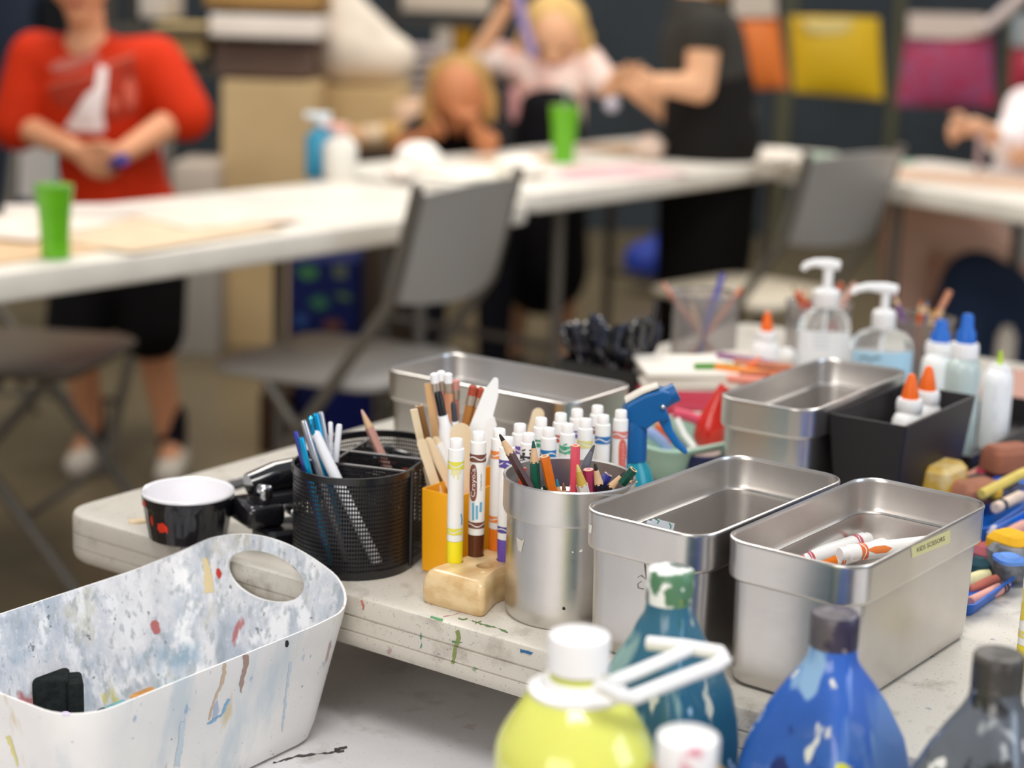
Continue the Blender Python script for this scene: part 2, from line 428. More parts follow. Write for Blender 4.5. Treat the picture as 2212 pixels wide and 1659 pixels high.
decal('scratch_mark', [stroke([(1392, 1215), (1394, 1236), (1395, 1252), (1384, 1243), (1377, 1248)], 2.5, 1.5), stroke([(1385, 1256), (1377, 1262), (1378, 1270), (1390, 1273)], 1.5, 1.5)], bB, M('#6a5f55', .6), binB, .0005, 1)

# ------------------------------------------------------------------ markers
def wave_band(t, R, z0, z1, col, ph=0):
    b = MB(); n = 40; mid = (z0+z1)/2; g = (z1-z0)*.10
    for lo, hi, fl in ((0, 1, 0), (1, 0, 1)):
        loops = [[], []]
        for i in range(n):
            a = 2*math.pi*i/n; wv = mid+math.sin(3*a+ph)*(z1-z0)*.18
            zz = (z0, wv-g) if fl == 0 else (wv+g, z1)
            for q in (0, 1): loops[q].append(Vector((R*math.cos(a), R*math.sin(a), zz[q])))
        b.ring(loops, False, False)
    return b.build('wave_band', M(col, .4), t)
def marker(p, col, label, direction=(0, 0, 1), length=.0965, capc=None, light=None, inset=.010, group='broad markers standing in the wooden block', bands=True):
    t = thing('marker', label, 'marker', p, group=group)
    d = Vector(direction).normalized(); t.rotation_euler = d.to_track_quat('Z', 'Y').to_euler()
    R = .0061; L = length
    b = MB(); b.lathe([(R*.93, .0168), (R*1.0, .0172), (R, L-.0085), (R*.97, L-.0075), (R*.80, L-.0068), (R*.78, L-.0008), (R*.70, L), (R*.3, L)], 28); ba = b.build('barrel', WHITEP, t)
    b = MB(); b.lathe([(R*.80, -inset), (R*.90, -inset+.001), (R*.97, 0), (R*1.02, .0155), (R*1.0, .0167), (R*.5, .0168)], 28); b.build('cap', M(capc or col, .35), t)
    if bands:
        wave_band(ba, R+.0002, .0225, .0275, light or col, 1.2); wave_band(ba, R+.0002, L-.0225, L-.0165, light or col, .4)
    return t
MTOP = .0265
rows = {'l': [(.046, .384), (.207, .404)], 'r': [(.052, .408), (.207, .428)]}
def mpos(row, k):
    a, c = rows[row]; return T(a[0]+(c[0]-a[0])*k/7, a[1]+(c[1]-a[1])*k/7, MTOP)
blk = thing('marker_block', 'blond wood block with drilled holes holding upright markers beside the pencil cup', 'block', T(.1215, .4045), ROT-math.atan2(.020, .161))
b = MB(); hx, hy = .1040, .026
BPTS = [(.0155, .3745), (.0165, .4335), (.050, .4215), (.222, .4445), (.222, .3850)]   # outline on the table, tapered by the hollowed side
_c = Vector((blk.location.x, blk.location.y)); _i = Matrix.Rotation(-blk.rotation_euler.z, 2)
_pl = [_i @ (Vector(T(u_, v_)[:2])-_c) for u_, v_ in BPTS]
def fillet(pts, r, d, z, seg=5):
    out = []; n = len(pts); ctr = sum(pts, Vector((0, 0)))/n
    pts = [ctr+Vector(((p.x-ctr.x)*(1-d/.10), (p.y-ctr.y)*(1-d/.026))) for p in pts]
    for i in range(n):
        p, a_, c_ = pts[i], pts[i-1], pts[(i+1) % n]; u_ = (a_-p).normalized(); w_ = (c_-p).normalized()
        for k in range(seg+1):
            t_ = k/seg; q = (p+u_*r)*(1-t_)**2+p*2*t_*(1-t_)+(p+w_*r)*t_**2; out.append(Vector((q.x, q.y, z)))
    return out
b.ring([fillet(_pl, .007, d_, z_) for d_, z_ in ((.0022, 0), (.0006, .002), (0, .008), (.0004, .016), (.0016, .0215), (.0034, .0248), (.006, MTOP))])
bo = b.build('block', m_wood('#e6cb9c', '#cda873', 21, 6, (.6, 9, 16)), blk)
cb = MB()
for rw in 'lr':
    for k in range(8):
        q = mpos(rw, k); cb.lathe([(.0066, .752), (.0066, .79)], 20, (q.x, q.y, 0))
apply_bool(bo, cb.build('c', WHITEP))
inv = blk  # block stays one part: its holes are cut into it
MK = {}
spec = [('l', 0, '#f2e21c', 'yellow-capped marker standing first at the front left of the wooden block', '#e6dc4e'),
        ('l', 1, '#5a2c12', 'brown-capped marker with a brown oval emblem on its white barrel', '#7a4a3c'),
        ('l', 2, '#ef7d12', 'orange-capped marker standing just behind the brown one in the block', '#f08a3c'),
        ('l', 3, '#5b3a8c', 'violet-banded marker standing fourth in the far row of the wooden block', '#6a50a0'),
        ('l', 4, '#2a8a5a', 'green-banded marker half hidden behind a pale craft stick in the block', '#3a9a6c'),
        ('l', 5, '#c23a30', 'red-banded marker in the far row, left of two taller-looking white ends', '#c8503f'),
        ('l', 6, '#4a3a8c', 'purple-banded marker second from the far end of the far block row', '#6a58a8'),
        ('l', 7, '#6a3a26', 'brown-banded marker at the far end of the far row in the block', '#8a5a48'),
        ('r', 1, '#6a4fb0', 'purple-capped marker whose cap touches the pencil cup edge', '#5a4a9a'),
        ('r', 2, '#26262a', 'black-printed marker standing left of the dark green pencil tip', '#3a3a40'),
        ('r', 3, '#2a78b8', 'blue wave-banded marker behind the orange pencil stub', '#2a7ab8'),
        ('r', 4, '#3aa070', 'green-printed marker behind the pencil cup, left of a yellow-printed one', '#5ab48a'),
        ('r', 5, '#e8d860', 'pale yellow-printed marker standing behind the pink pencil', '#e6dc90'),
        ('r', 6, '#2a6cb4', 'blue-banded marker second from the right end of the block', '#2f72b8'),
        ('r', 7, '#d8605a', 'red marker with red oval emblem at the right end of the block', '#e08078')]
for rw, k, col, lab, lt in spec:
    L = .0965 + random.uniform(-.001, .001)
    MK[rw+str(k)] = marker(mpos(rw, k), col, lab, (random.uniform(-.012, .012), random.uniform(-.01, .01), 1), L, light=lt)
def barrel(t): return [c for c in t.children if c.name.startswith('barrel')][0]
br = barrel(MK['l1'])
def rot_emblem(cx, cy, hh, hw, n=20):   # tall lozenge
    return [(cx+hw*math.copysign(abs(math.cos(t))**.75, math.cos(t)), cy+hh*math.copysign(abs(math.sin(t))**.62, math.sin(t))) for t in (2*math.pi*i/n for i in range(n))]
decal('oval_emblem', [rot_emblem(1022.5, 1043, 40, 8)], br, M('#8a5243', .4), MK['l1'], .0003, 3)
text_decal('lettering', 'Crayola', (1022.5, 1043), (.4, -20), (-13.5, .3), br, WHITEP, MK['l1'], .0006)
text_decal('lettering', 'Crayola.com', (1039, 1042), (.2, -7.2), (-6, .1), br, M('#6a6a72', .5), MK['l1'], .0004)
decal('print_block', [stroke([(1022, 1086), (1022, 1124)], 5), stroke([(1030, 1092), (1030, 1122)], 5), stroke([(1039, 1085), (1038, 1106)], 5)], br, M('#6aaed0', .5), MK['l1'], .0003, 2)
yb = barrel(MK['l0'])
decal('print_block', [stroke([(976+4.5*i, 1010), (976+4.5*i, 1010+q)], 2.6) for i, q in enumerate((16, 22, 16, 26, 14))], yb, M('#ece38a', .5), MK['l0'], .0003, 1)
decal('print_block', [stroke([(996, 1110), (998, 1122), (997, 1134)], 3)], yb, M('#7ab0cc', .5), MK['l0'], .0003, 1)
rb = barrel(MK['r7'])
decal('oval_emblem', [rot_emblem(1345, 985, 36, 9)], rb, M('#dd6a5e', .4), MK['r7'], .0003, 3)
text_decal('lettering', 'Crayola', (1345, 985), (.3, -18), (-12, .2), rb, M('#e9a39a', .5), MK['r7'], .0006)
for kk, cc, px in (('r2', '#3a3a40', (1127, 1143)), ('r4', '#4aa27c', (1217, 1236)), ('r1', '#5a4396', (1086, 1100))):
    bb = barrel(MK[kk]); yy = {'r2': 972, 'r4': 960, 'r1': 1000}[kk]
    decal('print_block', [[(x, yy), (x+8, yy-2), (x+8, yy+1), (x, yy+3)] for x in px] + [ell(x+4, yy+9, 3.5, 4, 10) for x in px] + [ell(x+4, yy+20, 2, 3, 8) for x in px], bb, M(cc, .5), MK[kk], .0003, 1)

# ------------------------------------------------------------------ pencil cup
CUP = T(.073, .4670)+Vector((0, -.004, 0))
cup = thing('pencil_cup', 'round brushed steel cup crammed with coloured pencils', 'cup', CUP)
b = MB(); R = .0450; b.lathe([(R-.006, 0), (R-.0022, .0008), (R-.0008, .004), (R-.0002, .012), (R, .080), (R-.0008, .080), (R-.0012, .010), (R-.006, .003)], 64); cbody = b.build('body', STEEL, cup)
b = MB(); b.lathe([(R+.0002, .0785), (R+.0024, .0790), (R+.0033, .0815), (R+.0034, .103), (R+.0038, .1048), (R+.0030, .1060), (R+.0018, .1050), (R+.0018, .083), (R-.0006, .0805)], 64)
b.bm.faces.ensure_lookup_table(); bmesh.ops.delete(b.bm, geom=[f for f in b.bm.faces if len(f.verts) > 8], context='FACES_ONLY')
ccol = b.build('collar', STEEL, cup)
decal('tape_scrap', [[(1116, 1160), (1128, 1168), (1133, 1163), (1126, 1192), (1119, 1190)]], cbody, M('#cfc8bc', .35), cup, .0004, 2)
decal('paint_speck', [ell(1218, 1315, 3, 3, 10)], cbody, M('#141414', .5), cup, .0004, 1)
decal('paint_speck', [ell(1255, 1190, 4, 2.6, 10, -.6), ell(1237, 1193, 1.6, 1.8, 8)], cbody, M('#efe9dc', .5), cup, .0004, 1)

def pencil(p0, p1, col, label, end='sharp', lead=None, r=.0037, group='coloured pencils in the steel cup', wood=None, finish=.35):
    p0, p1 = Vector(p0), Vector(p1); L = (p1-p0).length
    t = thing('pencil', label, 'pencil', p0, group=group); aim(t, p0, p1)
    b = MB(); top = L-.0155 if end == 'sharp' else L
    def hexl(rr, z): return [Vector((rr*math.cos(math.pi/3*i), rr*math.sin(math.pi/3*i), z)) for i in range(6)]
    if end == 'sharp':
        rows_ = [hexl(r, 0), hexl(r, top)]; b.ring(rows_)
        # scalloped cut: alternate corner vertices pulled back
        b.bm.verts.ensure_lookup_table()
        b.build('shaft', M(col, finish, coat=.08), t, smooth=False)
        b = MB(); b.lathe([(r*.93, top-.001), (r*.90, top), (r*.46, L-.0052)], 14); sw = b.build('sharpened_wood', M(wood, .5) if wood else WOODP, t)
        b = MB(); b.lathe([(r*.46, L-.0053), (r*.26, L-.0012), (r*.12, L)], 12); b.build('lead', M(lead or col, .45), sw)
    else:
        b.ring([hexl(r, 0), hexl(r, top-.0004)]); b.build('shaft', M(col, finish, coat=.3), t, smooth=False)
        b = MB(); b.lathe([(r*.86, top-.0003), (r*.86, top+.0001)], 14); sw = b.build('wood_end', WOODP, t)
        b = MB(); b.lathe([(r*.45, top), (r*.45, top+.0003)], 12); b.build('lead', M(lead or col, .45), sw)
    return t
def cup_pencil(tip, cross, dy, col, label, end='sharp', lead=None, r=.0037, wood=None):
    a = D(tip[0], tip[1], CUP.y+dy); c = D(cross[0], cross[1], CUP.y+dy*.8)
    d = (c-a).normalized(); s = 0; q = a.copy()
    while q.z > .7465 and s < .2:
        n = a+d*(s+.001)
        if n.z < .842 and (Vector((n.x, n.y))-Vector((CUP.x, CUP.y))).length > R-.0075: break
        s += .001; q = n
    pencil(q, a, col, label, end, lead, r, wood=wood)
cup_pencil((1079, 938), (1147, 1058), -.012, '#4b2a22', 'dark brown pencil leaning far left out of the steel cup', lead='#241a18')
cup_pencil((1152, 952), (1158, 1060), -.006, '#12604c', 'tall dark green pencil standing upright with sharpened point up', lead='#0f4a3c')
cup_pencil((1176, 985), (1193, 1063), -.014, '#e5761c', 'orange pencil stub, flat end up, leaning slightly left', 'flat', '#a8672c')
cup_pencil((1243, 962), (1240, 1068), -.008, '#e8566a', 'coral pink pencil with flat end up, tallest at the cup middle', 'flat', '#e0485a')
cup_pencil((1284, 961), (1238, 1066), .010, '#6c7078', 'grey pencil leaning right behind the coral pink one', lead='#4c5058', wood='#6c7078')
cup_pencil((1247, 1004), (1262, 1069), -.018, '#e9e6df', 'white pencil with a chunky gold tip at the cup front', lead='#d8bc74', r=.0043, wood='#c9a84c')
cup_pencil((1271, 1014), (1274, 1068), -.006, '#b03a62', 'raspberry pencil stub with a pink core, flat end up', 'flat', '#e070b0', r=.0042)
cup_pencil((1285, 1001), (1298, 1066), -.012, '#1a1626', 'black pencil, point up, just right of the raspberry stub', lead='#1c1c20')
cup_pencil((1314, 1024), (1288, 1064), .004, '#2f3a9c', 'royal blue pencil, blunt end up, leaning right', 'flat', '#2f3a9c')
cup_pencil((1352, 1018), (1312, 1062), -.003, '#241d1c', 'blackish brown pencil leaning right beside the gold-printed green one', lead='#2a2020')
cup_pencil((1369, 1014), (1332, 1058), -.010, '#134c3c', 'glossy green pencil with gold printing leaning right over the rim', 'flat', '#134c3c')
cup_pencil((1203, 1036), (1206, 1066), -.008, '#0f5a48', 'short pencil with a turquoise point by the orange stub', lead='#1c8aa6')
cup_pencil((1217, 1044), (1219, 1068), -.014, '#2c2622', 'short pencil with worn brown point at the cup front', lead='#8a6048')
cup_pencil((1174, 1048), (1180, 1066), -.012, '#123c30', 'short pencil with dark green point left of the orange stub', lead='#12402e')
cup_pencil((1130, 1010), (1126, 1056), .012, '#e2541c', 'thin red-orange pencil behind the dark brown one', 'flat', '#e2541c', r=.0028)
cup_pencil((1367, 1040), (1362, 1056), .002, '#c9a77c', 'short unpainted pencil against the right cup wall', 'flat', '#8a6a4a')
cup_pencil((1290, 1052), (1284, 1068), .000, '#4a3f9a', 'short violet pencil tucked low behind the black one', 'flat', '#4a3f9a')

# ------------------------------------------------------------------ loose markers in the bin
def lying_marker(pa, pb, z, col, label, lt, cap_end=False, r=.0061):
    a, c = at(*pa, z), at(*pb, z); d = (c-a).normalized()
    L = .120
    t = thing('marker', label, 'marker', a, group='markers lying in the front steel bin'); aim(t, a, a+d)
    b = MB(); b.lathe([(r*.3, 0), (r*.72, 0), (r*.8, .0012), (r*.8, .0062), (r, .0075), (r, L-.034), (r*.9, L-.0335)], 26); ba = b.build('barrel', WHITEP, t)
    b = MB(); b.lathe([(r*1.02, L-.034), (r*1.02, L-.006), (r*.85, L), (r*.3, L)], 26); b.build('cap', M(col, .35), t)
    wave_band(ba, r+.0002, .0150, .0205, lt); wave_band(ba, r+.0002, L-.044, L-.039, lt)
    return t
fz = .74
ma = lying_marker((1952, 1166), (1776, 1216), fz+.052, '#ef7d12', 'orange marker lying with its white end toward the bin far corner', '#e2703a')
mb_ = lying_marker((1876, 1163), (1720, 1216), fz+.058, '#c23a5a', 'white marker with thin red bands lying at the left in the front bin', '#c85a68')
mc = lying_marker((1814, 1197), (1960, 1180), fz+.068, '#ef7d12', 'orange-emblem marker lying nearest the viewer, white plug toward us', '#e2703a')
mb2 = barrel(mc)
decal('oval_emblem', [[(1872, 1188), (1890, 1180), (1912, 1178), (1928, 1184), (1915, 1194), (1893, 1196)]], mb2, M('#e8813f', .4), mc, .0003, 2)
# small green-printed scrap stuck on the inner wall of the middle bin
sc_t = decal('paper_label', [[(1394, 1114), (1458, 1131), (1454, 1146), (1387, 1128)]], bB, M('#e4ebf2', .5), binB, .0006, 3)
plabel(sc_t, 'white paper label with green print on the inner wall')
decal('green_print', [stroke([(1416, 1120), (1424, 1126), (1420, 1131)], 2.5), stroke([(1446, 1130), (1450, 1137), (1448, 1142)], 2.5)], bB, M('#3f9a7a', .5), binB, .0010, 1)

# ------------------------------------------------------------------ mesh desk organizer
ORG = T(.085, .265); OH = .082
org = thing('mesh_organizer', 'black wire-mesh desk organizer holding crochet hooks', 'organizer', ORG, math.radians(73))
def stadium(R, l, z, n=20, o=0):   # long axis x; front arc at -x
    pts = []
    for i in range(n+1):
        a = math.pi/2+math.pi*i/n; pts.append(Vector((-l/2+(R+o)*math.cos(a), (R+o)*math.sin(a), z)))
    for i in range(n+1):
        a = -math.pi/2+math.pi*i/n; pts.append(Vector((l/2+(R+o)*math.cos(a), (R+o)*math.sin(a), z)))
    return pts
def mesh_wall(loop0, loop1, name, parent, closed=True):
    bm = bmesh.new(); uv = bm.loops.layers.uv.new(); n = len(loop0); s = [0.0]
    for i in range(n): s.append(s[-1]+(loop0[(i+1) % n]-loop0[i]).length)
    a = [bm.verts.new(p) for p in loop0]; c = [bm.verts.new(p) for p in loop1]; h = loop1[0].z-loop0[0].z
    for i in range(n if closed else n-1):
        j = (i+1) % n; f = bm.faces.new((a[i], a[j], c[j], c[i])); f.smooth = True
        for lp, (x, y) in zip(f.loops, ((s[i], 0), (s[i+1], 0), (s[i+1], h), (s[i], h))): lp[uv].uv = (x, y)
    me = bpy.data.meshes.new(name); bm.to_mesh(me); bm.free(); me.materials.append(MESH)
    o = bpy.data.objects.new(name, me); COL.objects.link(o); o.parent = parent; return o
OR, OL = .0475, .062
mesh_wall(stadium(OR, OL, .004), stadium(OR, OL, OH-.003), 'mesh_wall', org)
BLK = M('#151417', .28, coat=.3)
for z0, z1, nm in ((0, .0065, 'base_rim'), (OH-.0055, OH, 'top_rim')):
    b = MB(); b.ring([stadium(OR, OL, z0, o=-.0008), stadium(OR, OL, z0, o=.0012), stadium(OR, OL, z1, o=.0012), stadium(OR, OL, z1, o=-.0008), stadium(OR, OL, z0, o=-.0008)], False, False); b.build(nm, BLK, org)
b = MB(); b.ring([stadium(OR, OL, .0008, o=-.001), stadium(OR, OL, .002, o=-.001)]); b.build('base_plate', BLACKM, org)
def divider(p, q):
    mesh_wall([Vector((*p, .003)), Vector((*q, .003))], [Vector((*p, OH-.004)), Vector((*q, OH-.004))], 'divider', org, False)
    b = MB(); b.tube([(*p, OH-.003), (*q, OH-.003)], .0016, 8); b.build('divider_rim', M('#2b282a', .25, .3), org)
divider((-OL/2, OR-.001), (-OL/2, -OR+.001)); divider((.008, OR*.99), (.008, -OR*.99)); divider((-OL/2, .020), (OL/2+.03, .020))
b = MB(); b.tube([(-OL/2+.002, -OR-.0012, .003), (-OL/2+.002, -OR-.0012, OH-.002)], .0022, 8); b.build('seam_wire', BLK, org)

def stick(p0, p1, r, mat, name, label, cat, group, hook=False, tipr=None):
    p0, p1 = Vector(p0), Vector(p1); t = thing(name, label, cat, p0, group=group); aim(t, p0, p1); L = (p1-p0).length
    b = MB(); b.lathe([(r*.8, 0), (r, .001), (r, L-(.022 if hook else .002)), ((tipr or r*.8), L-(.016 if hook else 0))], 14); b.build('shaft', mat, t)
    if hook:
        q = r*.8; z = L-.017
        b = MB(); b.tube([(0, 0, z), (0, 0, z+.008), (0, .0005, z+.013), (q*.9, .001, z+.0165), (q*2.3, .001, z+.0155), (q*2.9, .001, z+.012)], [q, q, q, q*.95, q*.85, q*.5], 10); b.build('hook_tip', mat, t)
    return t
def to_floor(tip, cross, y0, y1, zf):
    a = D(*tip, y1); c = D(*cross, y0); d = (c-a).normalized()
    return a+d*((zf-a.z)/d.z), a
HG = 'crochet hooks in the mesh organizer'
def hookat(tip, cross, yo, r, mat, label, hook=False):
    y = ORG.y-.035+yo; a, c = D(*tip, y), D(*cross, y); d = (c-a).normalized(); q = a+d*((.7445-a.z)/d.z)
    stick(q, a, r, mat, 'crochet_hook', label, 'crochet hook', HG, hook)
ALU = M('#c9c8cc', .28, .85); CYAN = M('#1a9fd2', .22, .55); VIO = M('#4a4fa8', .25, .5)
hookat((638, 932), (662, 1025), -.012, .0022, VIO, 'violet-blue crochet hook leaning furthest left')
hookat((650, 945), (670, 1030), -.020, .0024, CYAN, 'shortest cyan crochet hook right beside the violet one')
hookat((655, 908), (692, 1030), -.008, .0027, ALU, 'silver crochet hook left of the shiny cyan pair')
hookat((668, 901), (700, 1030), .002, .0024, CYAN, 'middle shiny cyan crochet hook with a notch', True)
hookat((681, 893), (704, 1000), .010, .0027, CYAN, 'tallest cyan crochet hook', False)
hookat((692, 890), (710, 1000), .016, .0026, ALU, 'tall silver crochet hook right of the tallest cyan one')
hookat((716, 914), (712, 1000), .018, .0024, M('#e9e9ee', .3), 'white crochet hook with a curled head showing', True)
hookat((733, 917), (724, 1005), .016, .0025, M('#eeeef2', .3), 'white crochet hook standing furthest right in the organizer')
a = D(677, 932, ORG.y-.030); c = D(818, 1222, ORG.y-.048)
stick(a+(c-a)*.985, a, .0046, M('#f1f1f6', .3), 'crochet_hook', 'thick white plastic crochet hook slanting across behind the front mesh', 'crochet hook', HG, False, .0022)
p0, p1 = to_floor((781, 885), (806, 942), ORG.y+.030, ORG.y+.034, .765)
pencil(p0, p1, '#c9988c', 'dusty pink pencil poking out of the organizer back, point up', lead='#d8b0a8', group='pencil in the mesh organizer')
for i, (px, py, cc, lab) in enumerate(((868, 1018, '#d9d3e2', 'pale lilac eraser scrap in the organizer right compartment'), (884, 1016, '#e8e6ee', 'white eraser scrap beside the orange one in the organizer'), (876, 1012, '#d8562c', 'orange eraser scrap in the organizer right compartment'))):
    p = at(px, py, .79); b = MB(); b.ball((p.x, p.y, p.z-.006), (.0075, .006, .006), 12); o = b.build('eraser', M(cc, .6)); tag(o, lab, 'eraser')
p = ORG+Vector((.02, .0, .022)); 
q = org.matrix_world
# ------------------------------------------------------------------ orange box and its sticks
OB = T(.124, .3465)
ob = thing('orange_box', 'open orange cardboard box holding sticks, plastic knives and pencils', 'box', OB, ROT)
b = MB(); hx, hy, oh = .050, .0180, .067; ORG_M = M('#fbb012', .5, var=.05, scale=12)
b.rrect([(hx-.001, hy-.001, .002, .0005), (hx, hy, .002, oh), (hx-.0012, hy-.0012, .001, oh), (hx-.0014, hy-.0014, .001, .003)], 2)
b.build('box_body', ORG_M, ob)
def boxed(tip, cross, dy0, dy1): 
    a = D(*tip, OB.y+dy1); c = D(*cross, OB.y+dy0); d = (c-a).normalized()
    return a, d
def flat_stick(tip, cross, w, mat, name, label, cat, group, dy0=0, dy1=0, wtip=None, th=.002, rounded=True, face=None, L=None, prof=None):
    a, d = boxed(tip, cross, dy0, dy1)
    L = L or min((a.z-.746)/-d.z, .15); base = a+d*L
    t = thing(name, label, cat, base, group=group)
    z = -d; x = (rt-z*rt.dot(z)).normalized(); y = z.cross(x)
    if face: 
        rr = Matrix.Rotation(face, 3, z); x = rr @ x; y = rr @ y
    t.matrix_world = Matrix(((x.x, y.x, z.x, base.x), (x.y, y.y, z.y, base.y), (x.z, y.z, z.z, base.z), (0, 0, 0, 1)))
    prof = prof or [(0, w)]
    pts = [(q*L, ww/2) for q, ww in prof]
    if len(pts) == 1: pts = [(0, w/2), (L-w/2 if rounded else L, (wtip or w)/2)]
    Rr = []; 
    for zz, h in pts: Rr.append((h, zz))
    top = pts[-1]
    arc = [(top[1]*math.cos(k*math.pi/2/6), top[0]+top[1]*math.sin(k*math.pi/2/6)) for k in range(1, 6)] if rounded else []
    right = Rr+arc; outline = [Vector((h, 0, zz)) for h, zz in right]+([Vector((0, 0, top[0]+top[1]))] if rounded else [])+[Vector((-h, 0, zz)) for h, zz in right[::-1]]
    b = MB(); b.poly(outline, th, (0, 1, 0)); b.build('blade' if 'knife' in name else 'stick', mat, t)
    return t
PG = 'craft sticks in the orange box'
flat_stick((894, 884), (914, 975), .0058, POPS, 'craft_stick', 'square-ended narrow wooden stick leaning furthest left over the organizer', 'craft stick', PG, 0, -.004, rounded=False)
flat_stick((908, 948), (945, 1060), .0075, POPS, 'craft_stick', 'wooden craft stick crossing below the square-ended narrow one', 'craft stick', PG, -.012, -.012)
flat_stick((922, 946), (985, 1070), .0075, POPS, 'craft_stick', 'rounded craft stick leaning left, lowest of the leaning group', 'craft stick', PG, -.006, -.008)
flat_stick((938, 944), (990, 1060), .0070, POPS, 'craft_stick', 'rounded craft stick, middle one of the three leaning left', 'craft stick', PG, -.001, -.002)
flat_stick((950, 941), (1000, 1055), .0070, POPS, 'craft_stick', 'rounded craft stick, rightmost of the three leaning left', 'craft stick', PG, .004, .003)
flat_stick((993, 914), (1010, 1080), .0168, POPS, 'craft_stick', 'wide tongue-depressor craft stick with a broad round end', 'craft stick', PG, -.006, -.006)
flat_stick((1166, 882), (1146, 955), .0105, POPS, 'craft_stick', 'pale craft stick leaning among the marker ends', 'craft stick', 'craft stick among the markers', .058, .060, L=.055)
flat_stick((925, 828), (942, 945), .0062, M('#d3a877', .5), 'dowel', 'tan square dowel standing behind the black brush pen', 'dowel', 'dowels in the orange box', .02, .024, rounded=False)
WK = M('#f0efee', .3, sub=.1)
flat_stick((1070, 822), (1034, 930), .014, WK, 'plastic_knife', 'tall white plastic knife leaning right in the orange box', 'knife', 'white plastic knives', .012, .018, prof=[(0, .009), (.45, .012), (.7, .0165), (.93, .012), (1, .005)], rounded=True, th=.0018)
flat_stick((1064, 905), (1040, 985), .012, WK, 'plastic_knife', 'shorter white plastic knife in front of the tall one', 'knife', 'white plastic knives', .0, .002, prof=[(0, .008), (.5, .010), (.8, .012), (.97, .009), (1, .004)], th=.0018)
def spoon(tip, cross):
    a, d = boxed(tip, cross, -.004, -.004); L = .1; base = a+d*L
    t = thing('plastic_spoon', 'white plastic spoon with its round bowl showing left of the yellow marker', 'spoon', base); aim(t, base, a)
    b = MB(); b.tube([(0, 0, 0), (0, 0, L-.030)], [.0022, .003], 10); b.build('handle', WK, t)
    b = MB(); b.ball((0, 0, L-.016), (.0115, .0115, .0165), 18); b.build('bowl', WK, t)
flat_stick((958, 960), (985, 1085), .022, WK, 'plastic_spoon', 'white plastic spoon with its round bowl showing left of the yellow marker', 'spoon', None, -.004, -.004, prof=[(0, .006), (.62, .006), (.70, .010), (.80, .019), (.90, .0225)], th=.002)
def brush_pen(tip, cross, label, split, dy=0.0, r=.0042, c1='#17181c', c2='#f0f0f2'):
    a, d = boxed(tip, cross, dy, dy); L = min((a.z-.746)/-d.z, .15); base = a+d*L
    t = thing('brush_pen', label, 'pen', base, group='black and white pens in the orange box'); aim(t, base, a)
    b = MB(); b.lathe([(r*1.35, 0), (r*1.5, L-split-.014), (r*1.0, L-split-.006), (r, L-split)], 16); b.build('body', M(c2, .35), t)
    b = MB(); b.lathe([(r*.82, L-split), (r*.78, L-.003), (r*.5, L)], 16); b.build('cap', M(c1, .3), t)
brush_pen((945, 845), (975, 985), 'white pen with a black upper end in the orange box', .020, .0)
brush_pen((979, 868), (986, 945), 'white pen with a pointed dark nib beside the black-topped pen', .016, .006, .003, '#3a3c44')
BXP = 'pencils in the orange box'
def box_pencil(tip, cross, col, label, end='flat', lead=None, dy=.016):
    a, d = boxed(tip, cross, dy, dy); L = min((a.z-.746)/-d.z, .165); pencil(a+d*L, a, col, label, end, lead, group=BXP)
box_pencil((905, 876), (925, 960), '#8a6238', 'brown pencil with a dark end behind the square-ended stick', 'flat', '#22302a', .022)
def eraser_pencil(tip, cross, col, label, dy=.022, ec='#f4f3f4'):
    a, d = boxed(tip, cross, dy, dy); L = min((a.z-.746)/-d.z, .17); base = a+d*L
    t = thing('pencil', label, 'pencil', base, group=BXP); aim(t, base, a); r = .0036
    b = MB(); b.lathe([(r, 0), (r, L-.016)], 6); b.build('shaft', M(col, .4), t, smooth=False)
    b = MB(); b.lathe([(r*1.03, L-.016), (r*1.03, L-.008)], 14); b.build('ferrule', M('#c7b8a8', .3, .8), t)
    b = MB(); b.lathe([(r*.95, L-.008), (r*.95, L-.001), (r*.6, L)], 14); b.build('eraser', M(ec, .6), t)
eraser_pencil((937, 806), (952, 905), '#c9a084', 'tan pencil with white eraser, leftmost of the white-ended trio')
eraser_pencil((952, 801), (963, 905), '#c98f80', 'pinkish pencil with white eraser, tallest of the white-ended trio', .026)
eraser_pencil((968, 806), (972, 905), '#e0a078', 'peach pencil with white eraser, rightmost of the white-ended trio')
eraser_pencil((984, 820), (984, 905), '#bf8478', 'rosy brown pencil with pink end right of the white-ended trio', .026, '#c88a80')
eraser_pencil((1023, 833), (1003, 925), '#b5793c', 'golden brown pencil with red end leaning right', .018, '#a8452c')
eraser_pencil((1040, 838), (1018, 925), '#b98048', 'golden brown pencil with red end next to the tall white knife', .022, '#a8452c')
b_ = None

# ------------------------------------------------------------------ ramekin, stick, stapler, ruler
RP = at(407, 1158)
ram = thing('ramekin', 'small black ramekin with white inside and red paint dabs near the table corner', 'ramekin', RP)
b = MB(); n = 96
def flute(rr, z, amp): return [Vector(((rr+amp*abs(math.sin(24*math.pi*i/n)))*math.cos(2*math.pi*i/n), (rr+amp*abs(math.sin(24*math.pi*i/n)))*math.sin(2*math.pi*i/n), z)) for i in range(n)]
b.ring([flute(.0300, 0, 0), flute(.0318, .0012, .0004), flute(.0345, .018, .0008), flute(.0362, .0285, .0006), flute(.0375, .0295, 0), flute(.0380, .0375, 0), flute(.0372, .0375, 0)], True, False); rbody = b.build('outer_glaze', M('#17151a', .22, coat=.5), ram)
b = MB(); b.lathe([(.0379, .0374), (.0383, .0392), (.0372, .0405), (.0352, .0398), (.0340, .034), (.0325, .012), (.0295, .0055), (.005, .005)], 64)
b.bm.faces.ensure_lookup_table(); bmesh.ops.delete(b.bm, geom=[max(b.bm.faces, key=lambda f: f.calc_center_median().z if len(f.verts) > 8 else -1)], context='FACES_ONLY')
